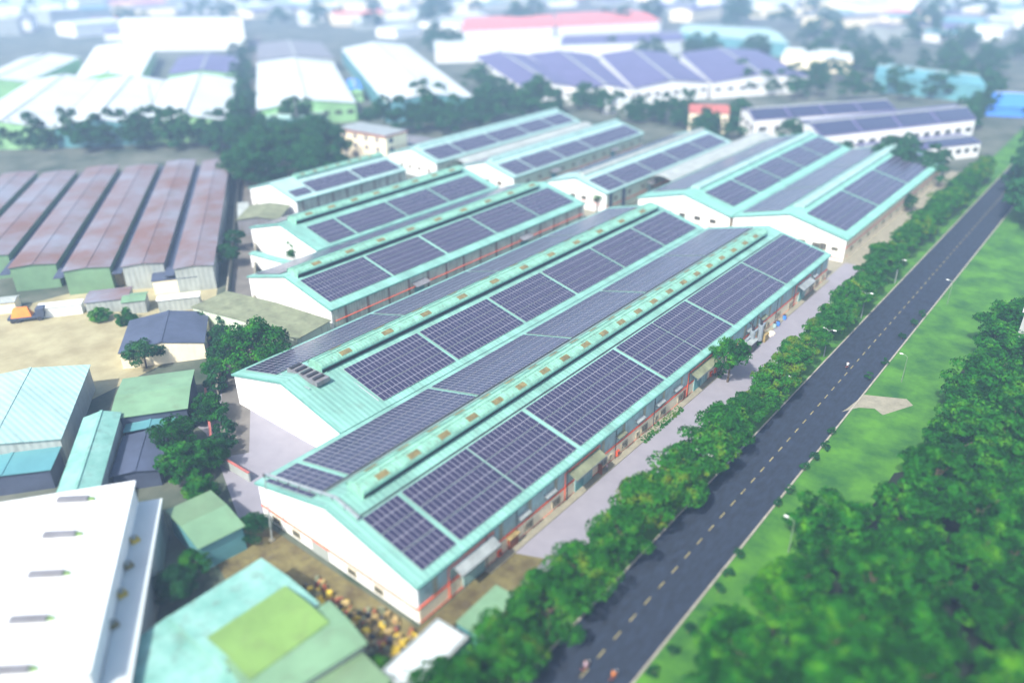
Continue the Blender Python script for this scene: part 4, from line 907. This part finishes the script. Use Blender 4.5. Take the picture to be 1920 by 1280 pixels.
for j, (u, v) in enumerate(((1478, 1035), (1690, 716), (1776, 570))):
    p = V(u, v, 0); lamp(p.x, p.y, f'slim lamp post on the right lawn, {ordn(j)} from the bottom', (-1,), 5.2, 'lamp posts on the right lawn', 'oliveroof')
p = V(1895, 705, 0); rt = thing('concrete_tower', 'pale concrete pylon standing in the wood at the right edge', 'pylon', tuple(p))
b = MB(); b.hexa([p + Vector((a, c, 0)) for a, c in ((-1.2, -1.2), (1.2, -1.2), (1.2, 1.2), (-1.2, 1.2))] + [p + Vector((a, c, 13)) for a, c in ((-.8, -.8), (.8, -.8), (.8, .8), (-.8, .8))], 'palegrey'); b.build('shaft', rt)
b = MB(); b.box(p.x - 1.2, p.x + 1.2, p.y - 1.2, p.y + 1.2, 13, 15, 'hazywhite'); b.build('head', rt)
for lab, u, v, h in (('tall hazy chimney mast in front of the bleached halls', 298, 250, 20), ('tall hazy mast with foliage near the lime gable', 562, 262, 18), ('thin mast on the alley canopy', 1070, 262, 9), ('thin mast left of the tallest far gable', 1083, 372, 12)):
    p = V(u, v, 0); rt = thing('mast', lab, 'mast', tuple(p)); b = MB(); b.tube([p, p + Vector((0, 0, h))], .35 if h > 12 else .1, 'greyroof', 8, r1=.2 if h > 12 else .05); b.build('pole', rt); b = MB(); b.box(p.x - .5, p.x + .5, p.y - .1, p.y + .1, h - 1.2, h - 1.0, 'greyroof'); b.build('crossbar', rt)

# boundary wall of the courtyard + lane walls
def wallseg(label, pts, h, m, t=.25):
    rt = thing('wall', label, 'wall', tuple(pts[0])); 
    for a, c in zip(pts, pts[1:]):
        d = (c - a).normalized(); n = Vector((-d.y, d.x, 0)) * t / 2
        b = MB(); b.hexa([a - n, c - n, c + n, a + n, a - n + Vector((0, 0, h)), c - n + Vector((0, 0, h)), c + n + Vector((0, 0, h)), a + n + Vector((0, 0, h))], m); b.build('wall_panel', rt)
        b = MB(); b.hexa([a - n * 1.5 + Vector((0, 0, h)), c - n * 1.5 + Vector((0, 0, h)), c + n * 1.5 + Vector((0, 0, h)), a + n * 1.5 + Vector((0, 0, h)), a - n * 1.5 + Vector((0, 0, h + .12)), c - n * 1.5 + Vector((0, 0, h + .12)), c + n * 1.5 + Vector((0, 0, h + .12)), a + n * 1.5 + Vector((0, 0, h + .12))], 'redroof' if 'court' in label else 'slab'); b.build('coping', rt)
wallseg('low courtyard wall with orange coping left of the second gable', [V(388, 742), V(402, 862), V(470, 903)], 1.6, 'palegrey')
wallseg('long low wall on the warehouse side of the lane', [LN(-300, -12.6), LN(-240, -12.6), LN(-180, -12.6), LN(-130, -12.6)], 1.8, 'slab')
wallseg('long low wall on the factory side of the lane', [LN(-300, -18.6), LN(-240, -18.6), LN(-180, -18.6), LN(-130, -18.6)], 1.8, 'slab')
# planting strips along the front wall
for lab, ya, yb in (('weedy planting strip below the wall windows', 93.5, 106.5), ('weedy planting strip before the wall bush', 120, 123), ('bare planting strip with scrap near the far awnings', 124, 141)):
    b = MB(); rg = random.Random(int(ya))
    for k in range(int((yb - ya) * 26)):
        x = -51.2 + rg.random() * 1.5; y = rg.uniform(ya, yb); r = rg.uniform(.12, .32); a = rg.uniform(0, 6.28); h = rg.uniform(.15, .55)
        c = Vector((x, y, .02)); d = Vector((math.cos(a), math.sin(a), 0)) * r
        b.poly([c - d, c + d, c + d * .4 + Vector((0, 0, h))], 'leafrow')
        b.poly([c - Vector((-d.y, d.x, 0)), c + Vector((-d.y, d.x, 0)), c + Vector((0, 0, h * .8))], 'leafrow')
    o = b.build('ground_plants', None, origin=(-51, ya, 0), kind='stuff', label=lab, category='plants')
# fire hose boxes, machinery, people
def person(label, p, yaw=0, sit=False, shirt='shirt'):
    me = D.meshes.new('person')
    s_ = .88
    J = {'pel': (0, 0, .95), 'chest': (0, .02, 1.3), 'neck': (0, .02, 1.48), 'head': (0, .05, 1.62), 'top': (0, .04, 1.74), 'lsh': (-.19, .02, 1.42), 'lel': (-.26, .05, 1.14), 'lha': (-.24, .2, .92), 'rsh': (.19, .02, 1.42), 'rel': (.26, .05, 1.14), 'rha': (.24, .2, .92),
         'lhp': (-.1, 0, .9), 'lkn': (-.12, .05, .5), 'lan': (-.12, -.02, .08), 'lto': (-.12, .16, .04), 'rhp': (.1, 0, .9), 'rkn': (.12, .05, .5), 'ran': (.12, -.02, .08), 'rto': (.12, .16, .04)}
    if sit:
        J.update({'pel': (0, 0, .82), 'chest': (0, .08, 1.15), 'neck': (0, .12, 1.33), 'head': (0, .15, 1.48), 'top': (0, .14, 1.6), 'lsh': (-.19, .1, 1.28), 'lel': (-.3, .3, 1.1), 'lha': (-.28, .55, 1.02), 'rsh': (.19, .1, 1.28), 'rel': (.3, .3, 1.1), 'rha': (.28, .55, 1.02),
                  'lhp': (-.12, .02, .8), 'lkn': (-.2, .4, .74), 'lan': (-.2, .3, .34), 'lto': (-.2, .46, .3), 'rhp': (.12, .02, .8), 'rkn': (.2, .4, .74), 'ran': (.2, .3, .34), 'rto': (.2, .46, .3)})
    ks = list(J); E_ = [('pel', 'chest'), ('chest', 'neck'), ('neck', 'head'), ('head', 'top'), ('chest', 'lsh'), ('lsh', 'lel'), ('lel', 'lha'), ('chest', 'rsh'), ('rsh', 'rel'), ('rel', 'rha'), ('pel', 'lhp'), ('lhp', 'lkn'), ('lkn', 'lan'), ('lan', 'lto'), ('pel', 'rhp'), ('rhp', 'rkn'), ('rkn', 'ran'), ('ran', 'rto')]
    rad = {'pel': .15, 'chest': .16, 'neck': .06, 'head': .1, 'top': .08, 'lsh': .07, 'rsh': .07, 'lel': .045, 'rel': .045, 'lha': .04, 'rha': .04, 'lhp': .1, 'rhp': .1, 'lkn': .065, 'rkn': .065, 'lan': .045, 'ran': .045, 'lto': .04, 'rto': .04}
    me.from_pydata([tuple(c * s_ for c in J[k]) for k in ks], [(ks.index(a), ks.index(c)) for a, c in E_], [])
    o = D.objects.new('person', me); COL.objects.link(o)
    sm = o.modifiers.new('skin', 'SKIN'); o.modifiers.new('sub', 'SUBSURF').levels = 1
    for i_, k in enumerate(ks): me.skin_vertices[0].data[i_].radius = (rad[k] * s_, rad[k] * s_)
    me.skin_vertices[0].data[0].use_root = True
    dg = bpy.context.evaluated_depsgraph_get(); dg.update(); nm = D.meshes.new_from_object(o.evaluated_get(dg)); o.modifiers.clear(); o.data = nm
    nm.materials.clear()
    for q in ('skin', shirt, 'slate', 'black'): nm.materials.append(M[q])
    hz = (1.36 if sit else 1.5) * s_; wz_ = (.86 if sit else .98) * s_
    for pg in nm.polygons:
        z = pg.center.z; x = abs(pg.center.x)
        arm = x > .22 * s_ and (pg.center.y > .25 * s_ if sit else z < 1.2 * s_ and z > .8 * s_)
        pg.material_index = 3 if z > (1.53 if sit else 1.68) * s_ else 0 if z > hz - .04 or arm else 1 if z > wz_ else 2
        pg.use_smooth = True
    o.location = p; o.rotation_euler = (0, 0, yaw); o['label'] = label; o['category'] = 'person'
    return o
person('person in a pinkish shirt standing by the open brown door', Vector((-50.5, 83.3, 0.16)), -1.2, False, 'shirt')
def motorbike(label, x, y, plab, shirt, yaw=0):
    rt = thing('motorbike', label, 'motorbike', (x, y, 0.02)); rt.rotation_euler = (0, 0, yaw)
    def P(mb, nm): me = mb.mesh(nm); return link(nm, me, rt)
    for yy, nm in ((-.6, 'wheel'), (.6, 'wheel')):
        b = MB(); b.tube([(-.05, yy, .28), (.05, yy, .28)], .28, 'black', 14); P(b, nm)
    b = MB(); b.hexa([(-.12, -.5, .35), (.12, -.5, .35), (.1, .25, .3), (-.1, .25, .3), (-.13, -.7, .62), (.13, -.7, .62), (.1, .2, .58), (-.1, .2, .58)], 'red'); P(b, 'body')
    b = MB(); b.box(-.13, .13, -.65, .12, .63, .72, 'black'); P(b, 'seat')
    b = MB(); b.tube([(0, .62, .28), (0, .45, .85), (0, .4, .95)], .05, 'galv'); b.tube([(-.32, .38, .95), (.32, .38, .95)], .03, 'black'); P(b, 'handlebar')
    b = MB(); b.box(-.08, .08, .5, .6, .7, .85, 'white'); P(b, 'headlight')
    person(plab, Vector((x, y, .02)) + Vector((math.sin(-yaw) * -.15, -.15 * math.cos(yaw), 0)), yaw, True, shirt)
p = V(1588, 690, 0); motorbike('red motorbike riding on the centre line of the road', p.x, p.y, 'rider in a pale shirt on the centre line motorbike', 'whiteroof')
p = V(1150, 1272, 0); motorbike('motorbike at the bottom of the road, right one', p.x, p.y, 'rider in an orange shirt at the bottom of the road', 'orange')
p = V(1098, 1254, 0); motorbike('motorbike at the bottom of the road, left one', p.x, p.y, 'rider in a pink shirt at the bottom of the road', 'shirt')
def hosebox(label, y):
    rt = thing('fire_hose_cabinet', label, 'fire cabinet', (xw + .3, y, .16)); b = MB(); b.box(xw + .1, xw + .4, y - .35, y + .35, .3, 1.25, 'red'); b.box(xw + .15, xw + .3, y - .1, y + .1, .16, .3, 'red'); c = b.build('cabinet', rt); b = MB(); b.box(xw + .4, xw + .42, y - .2, y + .2, .55, 1.05, 'glassdark'); b.build('glass_door', rt)
hosebox('red fire hose cabinet by the downpipe on the cream wall', 87.6); hosebox('red fire hose cabinet left of the wall bush', 119.4); hosebox('red fire hose cabinet touching the wall bush', 121.2); hosebox('red fire hose cabinet near the front corner canopy', 59.0)
rt = thing('dust_collector', 'black dust collector with tall ducts outside the front warehouse', 'machine', (-49.9, 136, 0))
for k, (x, y) in enumerate(((-50.2, 134.2), (-50.0, 137.6))):
    b = MB(); b.tube([(x, y, .8), (x, y, 4.2)], .55, 'pipe', 12); b.tube([(x, y, 4.2), (x, y, 5.0), (x - .9, y + .5, 5.4)], .28, 'black', 8); b.build('cyclone', rt)
b = MB(); b.box(-50.7, -49.3, 131.6, 134.6, .3, 2.4, 'black'); b.box(-50.9, -49.0, 131.3, 134.9, 2.4, 2.5, 'galv'); b.build('fan_housing', rt)
b = MB(); b.box(-50.6, -49.2, 138.6, 140.4, 0, 1.6, 'rust'); b.build('hopper', rt)
b = MB(); b.tube([(-50.6, 132, 2.6), (-50.4, 136, 3.3), (-50.6, 141, 3.0)], .25, 'pipe', 8); b.build('duct', rt)
rt = thing('scrap_pile', 'pale sacks piled beside the dust collector', 'sacks', (-49.5, 142, 0))
for k in range(6):
    b = MB(); x, y = -50.2 + R_.random(), 142 + R_.random() * 2.4; b.hexa([(x - .4, y - .25, .0 + .0), (x + .4, y - .25, 0), (x + .4, y + .25, 0), (x - .4, y + .25, 0), (x - .3, y - .18, .35), (x + .3, y - .2, .32), (x + .3, y + .18, .35), (x - .3, y + .2, .3)], 'cream'); b.build('sack', rt)
for k, (x, y) in enumerate(((-50.4, 146.3), (-50.2, 147.6), (-50.3, 151.3))):
    rt = thing('drum', f'blue drum against the front warehouse wall, {["nearest", "middle", "farthest"][k]} of three', 'drum', (x, y, .16)); b = MB(); b.tube([(x, y, .16), (x, y, 1.1)], .35, 'blue' if k else 'clad', 12); b.build('body', rt); b = MB(); b.tube([(x, y, 1.1), (x, y, 1.16)], .37, 'black', 12); b.build('lid', rt)
# yellow scrap heaps before the gable
rg = random.Random(5)
for j, (u, v) in enumerate(((608, 1120), (640, 1142), (672, 1150), (700, 1180), (735, 1205), (690, 1210), (760, 1190), (590, 1098), (655, 1165), (720, 1160))):
    p = V(u, v, 0); rt = thing('scrap_heap', f'heap of yellow and brown scrap before the white gable, {ordn(j)} of the line', 'scrap', tuple(p), 'scrap heaps before the front gable')
    for k in range(12):
        b = MB(); c = p + Vector((rg.uniform(-1.5, 1.5), rg.uniform(-1, 1), 0)); s_ = rg.uniform(.2, .6); h = rg.uniform(.2, .8); a = rg.uniform(0, 3)
        d = Vector((math.cos(a), math.sin(a), 0)) * s_; n = Vector((-d.y, d.x, 0)) * .7
        b.hexa([c - d - n, c + d - n, c + d + n, c - d + n] + [q + Vector((rg.uniform(-.2, .2), rg.uniform(-.2, .2), h + rg.uniform(-.1, .1))) for q in (c - d * .7 - n * .7, c + d * .7 - n * .7, c + d * .7 + n * .7, c - d * .7 + n * .7)], rg.choice(('yellowjunk', 'rust', 'rust', 'yellowjunk', 'dirt', 'brown', 'black', 'mosstile'))); b.build('scrap_piece', rt)

# ------------------------------------------------------------------ haze
b = MB(); b.box(-4300, 2600, -500, 4300, -1.0, 75.0, 'dark')
me = b.mesh('haze'); me.materials.clear()
hm = D.materials.new('haze_air'); hm.use_nodes = True; n = hm.node_tree; n.nodes.clear()
out = n.nodes.new('ShaderNodeOutputMaterial'); pvn = n.nodes.new('ShaderNodeVolumePrincipled'); n.links.new(pvn.outputs[0], out.inputs['Volume'])
pvn.inputs['Color'].default_value = (0.50, 0.70, 1.0, 1); pvn.inputs['Density'].default_value = HAZE_DENSITY; pvn.inputs['Anisotropy'].default_value = 0.0
me.materials.append(hm)
link('haze', me, kind='stuff')
